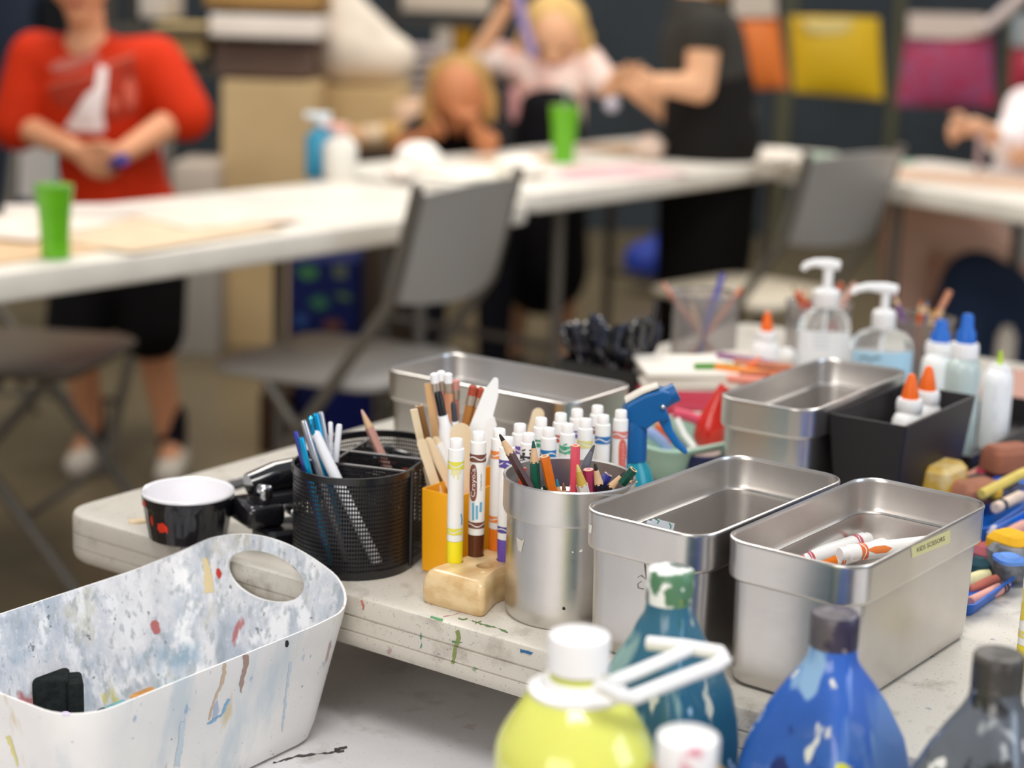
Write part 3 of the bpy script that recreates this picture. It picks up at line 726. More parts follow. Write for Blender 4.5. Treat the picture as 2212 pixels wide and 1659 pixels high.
plabel(b.build('inner_glaze', M('#f0eef2', .15, coat=.6), ram), 'white glazed inside and rim')
decal('red_paint', [ell(350, 1140, 9, 12, 12), [(340, 1132), (352, 1130), (362, 1140), (364, 1156), (358, 1150), (350, 1146), (345, 1152)], ell(328, 1126, 4, 12, 10, -.2), ell(311, 1088, 4, 7, 10)], rbody, M('#d4331c', .4), ram, .0006, 2)
def ground_stick(pa, pb, w, th, mat, name, label, cat, rounded=True, z=.74):
    a, c = at(*pa, z), at(*pb, z); d = c-a; L = d.length; t = thing(name, label, cat, a, math.atan2(d.y, d.x))
    b = MB()
    hw = w/2; out = []
    if rounded:
        for k in range(9): q = -math.pi/2+math.pi*k/8; out.append(Vector((L-hw+hw*math.cos(q), hw*math.sin(q), th/2)))
        for k in range(9): q = math.pi/2+math.pi*k/8; out.append(Vector((hw+hw*math.cos(q), hw*math.sin(q), th/2)))
    else: out = [Vector((0, -hw, th/2)), Vector((L, -hw, th/2)), Vector((L, hw, th/2)), Vector((0, hw, th/2))]
    b.poly(out, th); b.build('stick' if rounded else 'bar', mat, t); return t
ground_stick((278, 1130), (340, 1124), .009, .002, POPS, 'craft_stick', 'craft stick lying flat, half under the view of the ramekin', 'craft stick')
ground_stick((470, 1062), (712, 992), .016, .0035, M('#2c2c30', .35), 'ruler', 'black ruler lying behind the ramekin along the table edge', 'ruler', False)
pen = ground_stick((478, 1103), (552, 1092), .0075, .006, M('#eeeef4', .35), 'white_pen', 'white pen lying between ramekin and stapler', 'pen')
SP = at(560, 1172); 
stp = thing('stapler', 'heavy black desk stapler with chrome jaws behind the ramekin', 'stapler', SP, ROT-math.radians(22))
BS = M('#141317', .18, coat=.6)
b = MB(); b.rrect([(.062, .018, .006, 0), (.065, .020, .008, .002), (.065, .020, .008, .012), (.062, .017, .006, .015)]); b.build('base', BS, stp, xf=Matrix.Translation((.062, -.006, 0)))
b = MB(); b.box((.002, .010, .0245), (.034, .046, .020), 0, .006); b.build('front_anvil', BS, stp)
b = MB(); b.box((.066, .004, .036), (.136, .020, .010), 0, .002); b.build('magazine', BLACKM, stp)
b = MB(); b.box((.004, .010, .0425), (.012, .036, .014), 0, .004); b.build('front_plate', CHROME, stp)
b = MB(); b.box((.030, .003, .0245), (.012, .026, .006), 0, .002); b.build('latch', CHROME, stp)
b = MB(); b.tube([(-.004, .012, .046), (.02, .012, .051), (.06, .010, .055), (.12, .006, .058), (.15, .004, .048)], [.0105, .0125, .012, .011, .008], 16); b.build('handle', M('#111013', .08, coat=1), stp)

# ------------------------------------------------------------------ stained white bin with handle hole
BINC = T(-.1465, .2440, -.11)
sb = thing('storage_bin', 'paint-stained white plastic bin with an oval handle hole, on the lower table', 'bin', BINC, ROT)
bl, bw, bh = .280, .192, .1045
def bin_loop(inset, f, zoff=0, n=72):
    """f: 0 base .. 1 rim"""
    tap = .021*(1-f); hx, hy = bl/2-tap-inset, bw/2-tap-inset; base = rloop(hx, hy, .032-.008*(1-f)-inset*.5, 0, 10)
    # densify straight runs so that the rim can rise over the handle end
    pts = []
    for i, p in enumerate(base):
        q = base[(i+1) % len(base)]; d = (q-p).length; k = max(1, int(d/.009))
        for j in range(k): pts.append(p.lerp(q, j/k))
    out = []
    for p in pts:
        s = max(0.0, (p.x-(hx-.060))/.060); yy = p.y/hy
        hump = .034*max(0.0, math.cos(min(1, abs(yy)*.92)*math.pi/2))**.9 * min(1, s*1.0)**1.6 if s > 0 else 0
        z = (bh+hump)*f
        out.append(Vector((p.x, p.y, max(z, 0)+zoff)))
    return out
b = MB(); N0 = len(bin_loop(0, 1))
def fit(lp):
    return lp
loops = []
def resample(lp, k):
    d = [0.0]
    for i in range(len(lp)): d.append(d[-1]+(lp[(i+1) % len(lp)]-lp[i]).length)
    out = []; tot = d[-1]; j = 0
    for i in range(k):
        s = tot*i/k
        while d[j+1] < s: j += 1
        out.append(lp[j].lerp(lp[(j+1) % len(lp)], (s-d[j])/max(1e-9, d[j+1]-d[j])))
    return out
KN = 150
def LP(inset, f, z=0): return resample(bin_loop(inset, f, z), KN)
LPo = [(.012, 0, 0), (.004, 0, .0012), (.0012, .0, .004)]+[(0, f, .004*(1-f)) for f in (.12, .25, .4, .55, .7, .85, .97)]+[(.0003, 1, 0)]
LPi = [(.0018, 1, 0)]+[(.0022, f, .004*(1-f)) for f in (.97, .85, .7, .55, .4, .25, .12)]+[(.006, .0, .0045), (.016, 0, .0032)]
nout = len(LPo)
b.ring([LP(*q) for q in LPo+LPi])
sbody = b.build('bin_body', [BIN_O, BIN_I], sb)
cut = MB()
ey, ez = .0405, .0185
cen = Vector((bl/2-.006, 0, .1085))
cut.ring([[cen+Vector((-.06, ey*math.cos(2*math.pi*i/40), ez*math.sin(2*math.pi*i/40))) for i in range(40)], [cen+Vector((.06, ey*math.cos(2*math.pi*i/40), ez*math.sin(2*math.pi*i/40))) for i in range(40)]])
bpy.context.view_layer.update()
apply_bool(sbody, cut.build('c', BIN_O, xf=sb.matrix_world))
# inner faces take the heavily stained finish: those looking at the bin's middle
for pl in sbody.data.polygons:
    c = pl.center; 
    if pl.normal.dot(Vector((-c.x*.5, -c.y, .0)).normalized()) > .25 or (c.z < .01 and pl.normal.z > .3): pl.material_index = 1
    else: pl.material_index = 0
for nm, pls, col in (('paint_drip', [stroke([(533, 1415), (530, 1440), (522, 1475), (520, 1495)], 12, 5)], '#a58a80'), ('paint_drip', [stroke([(486, 1432), (482, 1470), (465, 1510), (452, 1555)], 8, 4)], '#c9b29a'),
        ('paint_drip', [stroke([(494, 1510), (478, 1545), (448, 1566)], 5, 2)], '#7fb0d6'), ('paint_fleck', [ell(620, 1391, 4, 7, 10, .2)], '#1d2430'), ('paint_ring', [ell(143, 1541, 10, 5, 12)], '#c9b8dc'),
        ('paint_drip', [stroke([(395, 1560), (390, 1610), (382, 1655)], 10, 12)], '#c3d2de'), ('paint_drip', [stroke([(15, 1590), (30, 1625), (38, 1655)], 10, 6)], '#dcd68a'),
        ('paint_drip', [stroke([(628, 1432), (618, 1500), (610, 1580)], 5, 4)], '#c5d3e2')):
    decal(nm, pls, sbody, M(col, .5), sb, .0006, 2)
decal('red_splash', [ell(472, 1240, 5, 12, 12, -.1)], sbody, M('#c8301e', .45), sb, .0006, 2)
decal('paint_splash', [stroke([(441, 1205), (447, 1230), (452, 1280)], 10, 20)], sbody, M('#e3cfa0', .5), sb, .0005, 2)
decal('paint_splash', [ell(336, 1355, 10, 17, 12, -.2)], sbody, M('#bf6f6c', .5), sb, .0008, 2)
SPG = M('#1f2423', .95, var=.35, scale=220, bmp=.6); 
p = at(128, 1462, .680); p.z = .6345
sp = thing('sponge', 'dark grey-green block sponge standing in the stained bin', 'sponge', p, math.radians(12))
b = MB(); b.box((-.006, .002, .0235), (.026, .028, .047), 0, .003); b.box((.011, -.001, .0225), (.012, .026, .045), .10, .003); b.build('foam', SPG, sp)
for px, py, sz, col, lab in ((198, 1534, (.022, .018, .008), '#2f3d42', 'flat dark slate sponge lying beside the block sponge'), (232, 1524, (.030, .020, .008), '#7fb4bc', 'pale teal sponge lying low in the stained bin'), (300, 1500, (.026, .020, .009), '#d39a5c', 'tan orange sponge at the bin wall')):
    p = at(px, py-14, .645); p.z = .6345; b = MB(); b.box((0, 0, sz[2]/2), sz, .4, .0035)
    o = b.build('sponge', M(col, .95, var=.2, scale=150, bmp=.4)); o.location = p; tag(o, lab, 'sponge')

# ------------------------------------------------------------------ paint bottles in front
LZ = .63
def flask(px, py, y, name, label, base, blots, seed, capmat, k=1.0, rz=45):
    tp = D(px, py, y); t = thing(name, label, 'bottle', (tp.x, tp.y, LZ), math.radians(rz))
    hh = tp.z-LZ; mt = m_paint_bottle(base, blots, seed)
    prof = [(.0, .035*k, .006, .001), (0, .038*k, .008, .006), (0, .0395*k, .009, .03), (0, .0392*k, .009, hh-.108), (0, .0380*k, .009, hh-.092), (0, .0345*k, .009, hh-.075), (0, .0268*k, .010, hh-.054), (0, .0212*k, .0115, hh-.042), (0, .0166, .0130, hh-.033), (0, .0145, .0140, hh-.027), (0, .0138, .0137, hh-.020), (0, .0135, .0134, hh-.012)]
    b = MB(); b.rrect([(q[1], q[1], q[2], q[3]) for q in prof], 8); body = b.build('bottle_body', mt, t)
    b = MB(); r = .0140; b.lathe([(r*.9, hh-.0215), (r, hh-.020), (r*1.01, hh-.010), (r, hh-.002), (r*.93, hh-.0004), (r*.80, hh), (r*.5, hh-.0006), (r*.2, hh-.0006)], 36); b.build('cap', capmat, t)
    return t, body
capg = m_paint_bottle('#e9ebe6', [('#1d6a3a', 45, .50, None), ('#123c30', 38, .55, None), ('#8a9a3c', 40, .66, None)], 61, .4, .1)
flask(1450, 1228, .985, 'paint_bottle', 'teal paint bottle with green-smeared white cap, in front of the middle steel bin', '#22576e', [('#8fb0ac', 26, .57, (1, 1, .22)), ('#dfe2d2', 50, .64, (1, 1, .35)), ('#1f5a40', 38, .62, (1, 1, .4)), ('#9fc0dc', 60, .66, (1, 1, .7))], 41, capg, .9)
flask(1806, 1322, .955, 'paint_bottle', 'blue paint bottle with yellow blotches and a dark cap', '#2757ac', [('#8fb4d8', 24, .57, (1, 1, .25)), ('#5f86c4', 14, .52, (1, 1, .3)), ('#d6d82c', 34, .635, None), ('#12206a', 24, .64, None), ('#e4e4dc', 46, .655, (1, 1, .4))], 43, m_paint_bottle('#4c464c', [('#2b2340', 40, .55, None), ('#8c8488', 60, .62, None)], 63, .4, .1))
flask(2160, 1410, .905, 'paint_bottle', 'grey-black paint bottle at the lower right corner', '#4a4f57', [('#bfc4c8', 24, .55, (1, 1, .5)), ('#8a5a58', 40, .61, (1, 1, .5)), ('#1c1c1e', 30, .58, None), ('#e8e8e8', 50, .64, None)], 45, m_paint_bottle('#2b2825', [('#5a5450', 40, .58, None)], 65, .45, .1))

def round_bottle(px, py, y, label, liquid, capr, bodyr, seed, flange=True, sh=.036, capmat=WHITEM):
    tp = D(px, py, y); t = thing('paint_bottle', label, 'bottle', (tp.x, tp.y, LZ)); hh = tp.z-LZ
    ch = .022; zc = hh-ch
    b = MB(); b.lathe([(bodyr*.85, 0), (bodyr*.97, .002), (bodyr, .008), (bodyr, zc-sh-.014), (bodyr*.995, zc-sh-.007), (bodyr*.97, zc-sh-.002), (bodyr*.92, zc-sh+.003), (bodyr*.60, zc-sh+.025), (capr*1.02, zc-.006), (capr*.92, zc-.002), (capr*.9, zc+.001)], 56); body = b.build('bottle_body', liquid, t)
    b = MB(); b.lathe([(capr*.95, zc+.002), (capr, zc+.003), (capr, hh-.0025), (capr*.97, hh-.0008), (capr*.88, hh), (capr*.3, hh)], 48); b.build('cap', capmat, t)
    if flange:
        b = MB(); k = 28
        for i in range(k): pass
        b.lathe([(capr*1.04, zc-.0105), (capr*1.55, zc-.0105), (capr*1.58, zc-.008), (capr*1.2, zc-.0062), (capr*1.06, zc-.002)], 48); b.build('collar', WHITEM, t)
    return t, zc
YEL = M('#dde06c', .16, coat=.7, sub=.2, var=.04, scale=10)
yt, yzc = round_bottle(1252, 1368, .865, 'big bright yellow paint bottle with white cap and folding carry handle', YEL, .0163, .0425, 1)
y0 = .862
def hnd(pts, dy): return [Vector(D(px, py, y0+d))-Vector(yt.location) for (px, py), d in zip(pts, dy)]
b = MB(); b.tube(hnd([(1290, 1478), (1330, 1500), (1365, 1508), (1460, 1470), (1545, 1438), (1566, 1424), (1556, 1410), (1480, 1397), (1400, 1389)], [-.03, -.026, -.022, .0, .022, .026, .03, .045, .055]), .0040, 12); b.build('carry_handle', WHITEM, yt)
b = MB(); b.tube(hnd([(1315, 1476), (1380, 1450), (1440, 1424), (1490, 1402)], [-.012, .004, .022, .036]), .0036, 12); b.build('handle_bar', WHITEM, yt)
round_bottle(1487, 1586, .745, 'small ochre paint bottle with pink-stained white cap at the bottom edge', m_paint_bottle('#d8b44c', [('#e8dca0', 20, .6, None), ('#8fa04a', 30, .68, None)], 71), .0142, .030, 2, False, .022, m_paint_bottle('#f2efee', [('#d87a90', 40, .64, None), ('#d8442c', 60, .68, None)], 73, .35, .1))
mk = marker(at(2212, 1440), '#e6d23c', 'yellow-emblem marker standing upright at the right edge behind the grey-black bottle', (0, 0, 1), .120, inset=0, light='#e8d86a', group='single marker at the right edge')
decal('oval_emblem', [rot_emblem(2207, 1275, 66, 11)], barrel(mk), M('#e6cf4a', .4), mk, .0003, 3)

# ------------------------------------------------------------------ rear half of the front table
def rpx(p, y): return 1
def blob_tip(prof): return prof
def glue(pxb, label, h, rb, tipcol, tip='cone', body=None, flat=1.0, shoulder=.80, group='glue bottles', rz=ROT, base=None, tr=.42):
    p = base if base is not None else at(*pxb)
    t = thing('glue_bottle', label, 'glue bottle', p, rz, group)
    body = body or WHITEP; zt = h*shoulder*.84
    b = MB(); b.lathe([(rb*.86, 0), (rb*.97, .002), (rb, .006), (rb, zt-.010), (rb*.96, zt-.004), (rb*.80, zt+.001), (rb*.56, zt+.004), (rb*.54, zt+.008)], 36, sy=flat); b.build('bottle_body', body, t)
    zc = h*.80
    b = MB(); b.lathe([(rb*.60, zt+.003), (rb*.64, zt+.004), (rb*.64, zc-.003), (rb*.58, zc), (rb*.3, zc+.001)], 32); b.build('neck_cap', WHITEM, t)
    k = rb*tr
    b = MB()
    if tip == 'cone': b.lathe([(k, zc), (k*1.0, zc+.003), (k*.82, zc+.45*(h-zc)), (k*.52, h-.004), (k*.35, h-.001), (k*.1, h)], 24)
    else: b.lathe([(k*1.1, zc), (k*1.05, zc+.35*(h-zc)), (k*.72, zc+.55*(h-zc)), (k*.66, h-.003), (k*.5, h)], 24)
    b.build('twist_tip', M(tipcol, .35), t); return t
OG = '#f26a14'
# black caddy and its two glue bottles
def tub(name, label, cat, u, v, rz, Lx, Ly, h, mat, taper=.006, th=.0025, rc=.006):
    t = thing(name, label, cat, T(u, v), rz); hx, hy = Lx/2, Ly/2
    b = MB(); b.rrect([(hx-taper-.001, hy-taper-.001, rc, 0), (hx-taper, hy-taper, rc, .001), (hx, hy, rc, h), (hx-th, hy-th, rc*.6, h), (hx-taper-th, hy-taper-th, rc*.6, th)], 4)
    o = b.build('walls', mat, t); return t, o
BKP = M('#1d1a1d', .5, bmp=.05, scale=200)
cad, cado = tub('plastic_caddy', 'square black plastic caddy with two orange-capped glue bottles', 'caddy', .512, .5425, ROT, .165, .074, .094, BKP, .009, .003, .003)
glue(None, 'orange-capped glue bottle nearest the viewer in the black caddy', .118, .019, OG, flat=.75, base=T(.518, .545, .004))
glue(None, 'orange-capped glue bottle behind the front one in the black caddy', .118, .019, OG, flat=.75, base=T(.563, .543, .004))
tray, trayo = tub('plastic_tray', 'low black plastic tray holding tall glue bottles', 'tray', .755, .531, ROT, .290, .086, .030, BKP, .002, .003, .003)
gb1 = glue(None, 'translucent white glue bottle with blue tip, shorter of the blue-tipped two', .119, .0235, '#1f68c8', 'step', M('#eef0ee', .3, sub=.2), .7, base=at(2015, 925, .744))
glue(None, 'tall aqua-clear glue bottle with blue tip at the black caddy corner', .146, .0215, '#1f68c8', 'step', M('#d3e2df', .15, sub=.2, trans=.25), .8, base=at(2064, 984, .744))
wb = glue(None, 'white squeeze bottle with small lime tip and faint printing', .104, .0185, '#b4cf3c', 'step', M('#f2f3f3', .3, sub=.2), .8, shoulder=.95, base=at(2142, 972, .744), tr=.2)
decal('label_lines', [stroke([(2122, 838+i*11), (2175, 840+i*11)], 2.6) for i in (0, 1, 2, 5, 6, 9, 10)], part(wb, 'bottle_body'), M('#b4b8b8', .5), wb, .0005, 1)
decal('label_panel', [[(2000, 838), (2020, 838), (2020, 862), (2000, 862)]], part(gb1, 'bottle_body'), M('#4a9a78', .5), gb1, .0005, 1)
# sanitizers
def pump(base, label, rb, flat, hb, htot, nozzle, liquid, labcol, group='pump sanitizer bottles', rz=0.0, collar=.013):
    t = thing('pump_bottle', label, 'pump bottle', base, rz, group)
    b = MB(); b.lathe([(rb*.9, 0), (rb, .003), (rb, hb*.80), (rb*.94, hb*.885), (rb*.74, hb*.955), (rb*.42, hb), (rb*.38, hb+.004)], 40, sy=flat); b.build('bottle_body', CLEAR, t)
    b = MB(); b.lathe([(rb*.9-.002, .003), (rb-.002, .005), (rb-.002, hb*.74)], 36, sy=flat); b.build('gel', liquid, t)
    bm_ = MB(); seg = 40; a0, a1 = math.radians(-160), math.radians(-20)
    lo, hi = [], []
    for i in range(25):
        a = a0+(a1-a0)*i/24; lo.append(Vector(((rb+.0006)*math.cos(a), (rb+.0006)*flat*math.sin(a)-.0004, hb*.10))); hi.append(lo[-1]+Vector((0, 0, hb*.67)))
    bm_.ring([lo, hi], False, False, False); lab_ = bm_.build('front_label', M(labcol, .4), t)
    b = MB(); c = collar; b.lathe([(c*.9, hb+.001), (c, hb+.003), (c, hb+.018), (c*.8, hb+.021), (c*.5, hb+.022)], 32); b.build('collar', WHITEM, t)
    b = MB(); b.lathe([(c*.36, hb+.02), (c*.36, htot-.012)], 20); b.build('pump_stem', WHITEM, t)
    b = MB(); z = htot-.007
    b.tube([(.012, 0, z-.001), (0, 0, z), (-nozzle*.6, 0, z+.0015), (-nozzle, 0, z-.002), (-nozzle-.003, 0, z-.007)], [.0055, .0068, .0047, .0042, .0034], 14); b.build('pump_head', WHITEM, t)
    b = MB(); b.tube([(0, 0, hb), (0, 0, .02)], .0022, 8); b.build('dip_tube', WHITEM, t)
    return t, lab_
GEL = M('#fafcfe', .12, sub=.3)
s1, l1 = pump(at(1769, 872), 'tall clear sanitizer pump bottle with plain white label', .0300, .62, .112, .168, .026, GEL, '#eceef0', collar=.0155)
s2, l2 = pump(at(1893, 896), 'shorter sanitizer pump bottle with a sky-blue label', .0350, .58, .098, .150, .034, GEL, '#a9cfe6')
decal('label_print', [stroke([(1735, 705+i*9), (1790, 707+i*9)], 2.4) for i in range(6)], l1, M('#c2cad2', .5), s1, .0006, 1)
decal('label_edge', [[(1713, 752), (1722, 748), (1722, 790), (1713, 790)]], l1, M('#2f5aa8', .5), s1, .0006, 1)
decal('label_print', [stroke([(1855, 775), (1868, 771), (1880, 778), (1895, 772), (1902, 776)], 5, 5)], l2, M('#5f6f80', .5), s2, .0006, 1)
g3 = glue((1645, 884), 'orange-capped glue bottle standing alone near the paper stack', .112, .0165, OG, flat=.8, rz=0.3)
decal('label', [[(1612, 790), (1640, 786), (1642, 850), (1614, 850)]], part(g3, 'bottle_body'), M('#e8602c', .4), g3, .0006, 2)
p = at(1694, 862); b = MB(); b.lathe([(.010, 0), (.013, .003), (.0135, .045), (.010, .056), (.005, .060)], 24); o = b.build('white_jar', WHITEM); o.location = p; tag(o, 'small rounded white bottle right of the lone orange-capped glue', 'bottle')
# jars of pencils behind
def jar(px, py, r, h, label, mat, pens, group, base=None):
    p = base or at(px, py); t = thing('pencil_jar', label, 'jar', p, group='clear pencil jars')
    b = MB(); b.lathe([(r*.96, 0), (r, .002), (r, h), (r-.0018, h), (r-.0018, .004)], 40); b.build('jar_body', mat, t)
    b = MB(); b.lathe([(r-.0022, h-.001), (r+.0012, h-.001), (r+.0014, h+.0015), (r-.0006, h+.0022)], 40)
    b.bm.faces.ensure_lookup_table(); bmesh.ops.delete(b.bm, geom=[f for f in b.bm.faces if len(f.verts) > 8], context='FACES_ONLY'); b.build('rim', CLEAR, t)
    for tp, col, lab, end in pens:
        q = D(*tp, p.y+random.uniform(-.01, .01)); off = Vector((q.x-p.x, q.y-p.y, 0))
        f = p+Vector((-off.x*.45, -off.y*.5, .006))
        if Vector((f.x-p.x, f.y-p.y)).length > r-.006: f = p+Vector((math.copysign(r-.008, f.x-p.x), 0, .006))
        pencil(f, q, col, lab, end, None, .0038, group)
FROST = M('#dcd8d6', .10, trans=.85, ior=1.2)
jar(1517, 792, .041, .092, 'wide clear cylinder jar with a few pencils on the paper stack side', FROST,
    [((1432, 612), '#c98a74', 'pinkish pencil leaning left out of the clear cylinder', 'flat'), ((1562, 590), '#3f4aa8', 'blue-purple pencil leaning right in the clear cylinder', 'flat'), ((1602, 622), '#d98a68', 'peach pencil furthest right in the clear cylinder', 'flat'), ((1538, 640), '#6a4a8a', 'short violet pencil inside the clear cylinder', 'flat'), ((1490, 650), '#d8b090', 'pale wood pencil inside the clear cylinder', 'sharp')], 'pencils in the clear cylinder')
jar(1760, 800, .040, .085, 'clear jar of coloured pencils behind the tall sanitizer', FROST,
    [((1712, 618), '#2f5a34', 'dark green pencil at the left behind the tall sanitizer', 'sharp'), ((1722, 628), '#d8501c', 'orange-red pencil behind the tall sanitizer pump, left side', 'flat'), ((1738, 622), '#b8341c', 'red pencil behind the tall sanitizer pump', 'sharp'), ((1818, 612), '#c8481c', 'rust pencil right of the tall sanitizer pump', 'flat'), ((1848, 612), '#d3a090', 'pink-tan pencil left of the short pump nozzle', 'flat'), ((1832, 640), '#d8c09a', 'cream pencil between the two pumps', 'sharp')], 'pencils in the jar behind the sanitizers')
jar(1975, 838, .041, .085, 'clear jar of coloured pencils right of the short sanitizer', M('#b5aaa2', .12, trans=.7, ior=1.2),
    [((1928, 632), '#7a4a86', 'purple pencil leaning left beside the short pump', 'sharp'), ((1990, 648), '#d8641c', 'bright orange pencil in the right-hand jar', 'sharp'), ((2003, 650), '#3f6a9a', 'dull blue pencil in the right-hand jar', 'sharp'), ((2052, 628), '#c8805a', 'terracotta pencil leaning furthest right from the right-hand jar', 'flat'), ((2018, 668), '#c8a01c', 'mustard pencil in the right-hand jar', 'sharp'), ((2040, 660), '#8a6a5a', 'brown pencil in the right-hand jar', 'sharp')], 'pencils in the right-hand jar')
# black basket of scissors and pens
BKT = at(1328, 872)
bk, bko = tub('wire_basket', 'black basket packed with dark scissors and pens at the table left edge', 'basket', 0, 0, 0, .112, .082, .050, BLACKP, .008, .0025, .012)
bk.location = BKT; bk.rotation_euler = (0, 0, ROT-1.57)
random.seed(11)
for i in range(10):
    x = 1224+i*21+random.uniform(-4, 4); yy = random.uniform(682, 722); dy = random.uniform(-.03, .03)
    q = D(x, yy, BKT.y+dy); f = Vector((BKT.x+(q.x-BKT.x)*.55, BKT.y+dy*.6, .765))
    lab = 'black-handled scissors number %s from the left in the dark basket' % ('one two three four five six seven eight nine ten'.split()[i])
    lab = ['scissors with a pale glint, leftmost in the black basket', 'black scissors second from the left in the basket', 'black scissors with a bluish shine, third from left in the basket', 'black scissors fourth from the left in the basket', 'black scissors left of the basket middle', 'black scissors right of the basket middle', 'blue-grey scissors fourth from the right in the basket', 'black scissors third from the right in the basket', 'black scissors second from the right in the basket', 'black scissors rightmost in the basket'][i]
    t = thing('scissors', lab, 'scissors', f, group='scissors in the black basket'); aim(t, f, q); L = (q-f).length
    b = MB(); b.tube([(0, 0, 0), (0, 0, L-.034)], .004, 8); b.build('blades', M('#8a8a90', .25, 1), t)
    ring = [Vector((.0085*math.cos(k*2*math.pi/16)+.0085, 0, L-.017+.017*math.sin(k*2*math.pi/16))) for k in range(17)]
    b = MB(); b.tube(ring, .0040, 8, False); b.tube([r_*1 - Vector((2*r_.x, 0, 0)) for r_ in ring], .0040, 8, False); b.build('handles', M(['#141318', '#1b1d2c', '#181518', '#242a3c'][i % 4], .2, coat=.5), t)
for px, py, col, lab in ((1418, 650, '#241c18', 'dark slim brush leaning right out of the black basket'), (1372, 690, '#2a2420', 'dark brush standing at the right end of the black basket'), (1410, 705, '#b8743c', 'tan-handled brush at the right end of the black basket')):
    q = D(px, py, BKT.y+.02); f = Vector((BKT.x+.035, BKT.y+.0, .765)); stick(f, q, .0035, M(col, .4), 'paint_brush', lab, 'paint brush', 'brushes in the black basket')
# paper stack with pink sheets
PS = at(1493, 905); pst = thing('paper_stack', 'stack of white and pink papers beside the black basket', 'paper', PS, ROT-.9)
b = MB(); 
for i in range(7): b.box((random.uniform(-.003, .003), random.uniform(-.003, .003), .003+i*.006), (.118, .10, .0055), random.uniform(-.05, .05))
plabel(b.build('pink_sheets', M('#d85468', .7), pst, smooth=False), 'pink sheets')
b = MB()
for i in range(4): b.box((random.uniform(-.003, .003), random.uniform(-.003, .003), .0445+i*.005), (.116, .10, .0045), random.uniform(-.05, .05))
plabel(b.build('white_sheets', M('#eae3d8', .7), pst, smooth=False), 'white sheets')
for px, py, a, col, L, lab in ((1500, 800, .2, '#4a8a2c', .05, 'green crayon lying on the paper stack'), (1545, 800, -.5, '#e88a2c', .07, 'orange crayon lying on the paper stack'), (1550, 775, -.6, '#8a5a80', .08, 'mauve crayon leaning over the paper stack edge'), (1585, 790, -.3, '#c07858', .07, 'terracotta crayon right of the paper stack'), (1600, 818, .3, '#b8603c', .06, 'rust crayon beside the lone glue bottle'), (1570, 825, -.2, '#e8907c', .05, 'salmon crayon in front of the lone glue bottle'), (1620, 800, 1.2, '#e2642c', .05, 'orange crayon touching the lone glue bottle')):
    p = at(px, py, .80); t = thing('crayon', lab, 'crayon', (p.x, p.y, .8035), group='loose crayons around the paper stack'); d = Vector((math.cos(a), math.sin(a), 0)); t.rotation_euler = d.to_track_quat('Z', 'Y').to_euler()
    b = MB(); b.lathe([(.004, 0), (.0045, .001), (.0045, L-.01), (.0032, L-.009), (.0014, L)], 14); b.build('crayon', M(col, .6), t)
bb_ = at(1600, 880); b = MB(); b.rrect([(.05, .035, .01, 0), (.052, .037, .01, .050), (.048, .033, .008, .0585)], 4); o = b.build('crayon_box', M('#c9beb4', .6)); o.location = bb_; o.rotation_euler = (0, 0, .6); tag(o, 'pale low box under loose crayons by the lone glue bottle', 'box')
# mint tub with scissors and a red pouch
MT = at(1480, 1012)
MINT = M('#a9cdbd', .4, sub=.1)
mt_ = thing('plastic_tub', 'mint green plastic tub holding red-handled scissors, right of the spray bottle', 'tub', MT, ROT-.25)
b = MB(); hx, hy = .075, .052; b.rrect([(hx-.012, hy-.012, .02, 0), (hx-.010, hy-.010, .02, .002), (hx, hy, .024, .035), (hx+.003, hy+.003, .026, .036), (hx+.003, hy+.003, .026, .038), (hx-.002, hy-.002, .022, .038), (hx-.012, hy-.012, .018, .004)], 6); b.build('tub_walls', MINT, mt_)
def loopthing(pts, r, mat, name, lab, cat, grp=None, closed=True):
    t = thing(name, lab, cat, pts[0], group=grp); pts = [Vector(p)-Vector(pts[0]) for p in pts]
    b = MB(); b.tube(pts, r, 10); b.build('handle', mat, t); return t
yM = MT.y
loopthing([D(1392, 930, yM-.01), D(1410, 938, yM-.01), D(1432, 956, yM-.01), D(1442, 975, yM-.01)], .0055, M('#9fb4e6', .35), 'scissors', 'lavender-blue scissor handle in the mint tub', 'scissors', 'scissors in the mint tub')
loopthing([D(1415, 925, yM+.01), D(1432, 930, yM+.01), D(1448, 955, yM+.01)], .006, M('#e0601c', .35), 'scissors', 'orange scissor handle behind the lavender one', 'scissors', 'scissors in the mint tub')
loopthing([D(1455, 892, yM+.03), D(1480, 897, yM+.03), D(1512, 908, yM+.03)], .0055, M('#e0506c', .35), 'scissors', 'pink scissor handle lying across the mint tub', 'scissors', 'scissors in the mint tub')
loopthing([D(1462, 905, yM-.02), D(1478, 940, yM-.03), D(1500, 968, yM-.04)], .0035, M('#f0efec', .35), 'plastic_spatula', 'thin white plastic strip standing in the mint tub', 'spatula')
t = thing('red_pouch', 'glossy red teardrop-shaped pouch standing in the mint tub', 'pouch', D(1535, 958, yM+.03))
b = MB(); b.tube([(Vector(D(px, py, yM+.03))-Vector(t.location)) for px, py in ((1530, 962), (1532, 945), (1535, 915), (1542, 885), (1556, 850), (1568, 835))], [.0125, .0165, .0150, .0090, .0060, .0065], 18); b.build('pouch', M('#d8281c', .18, coat=.7, bmp=.3, scale=60), t)
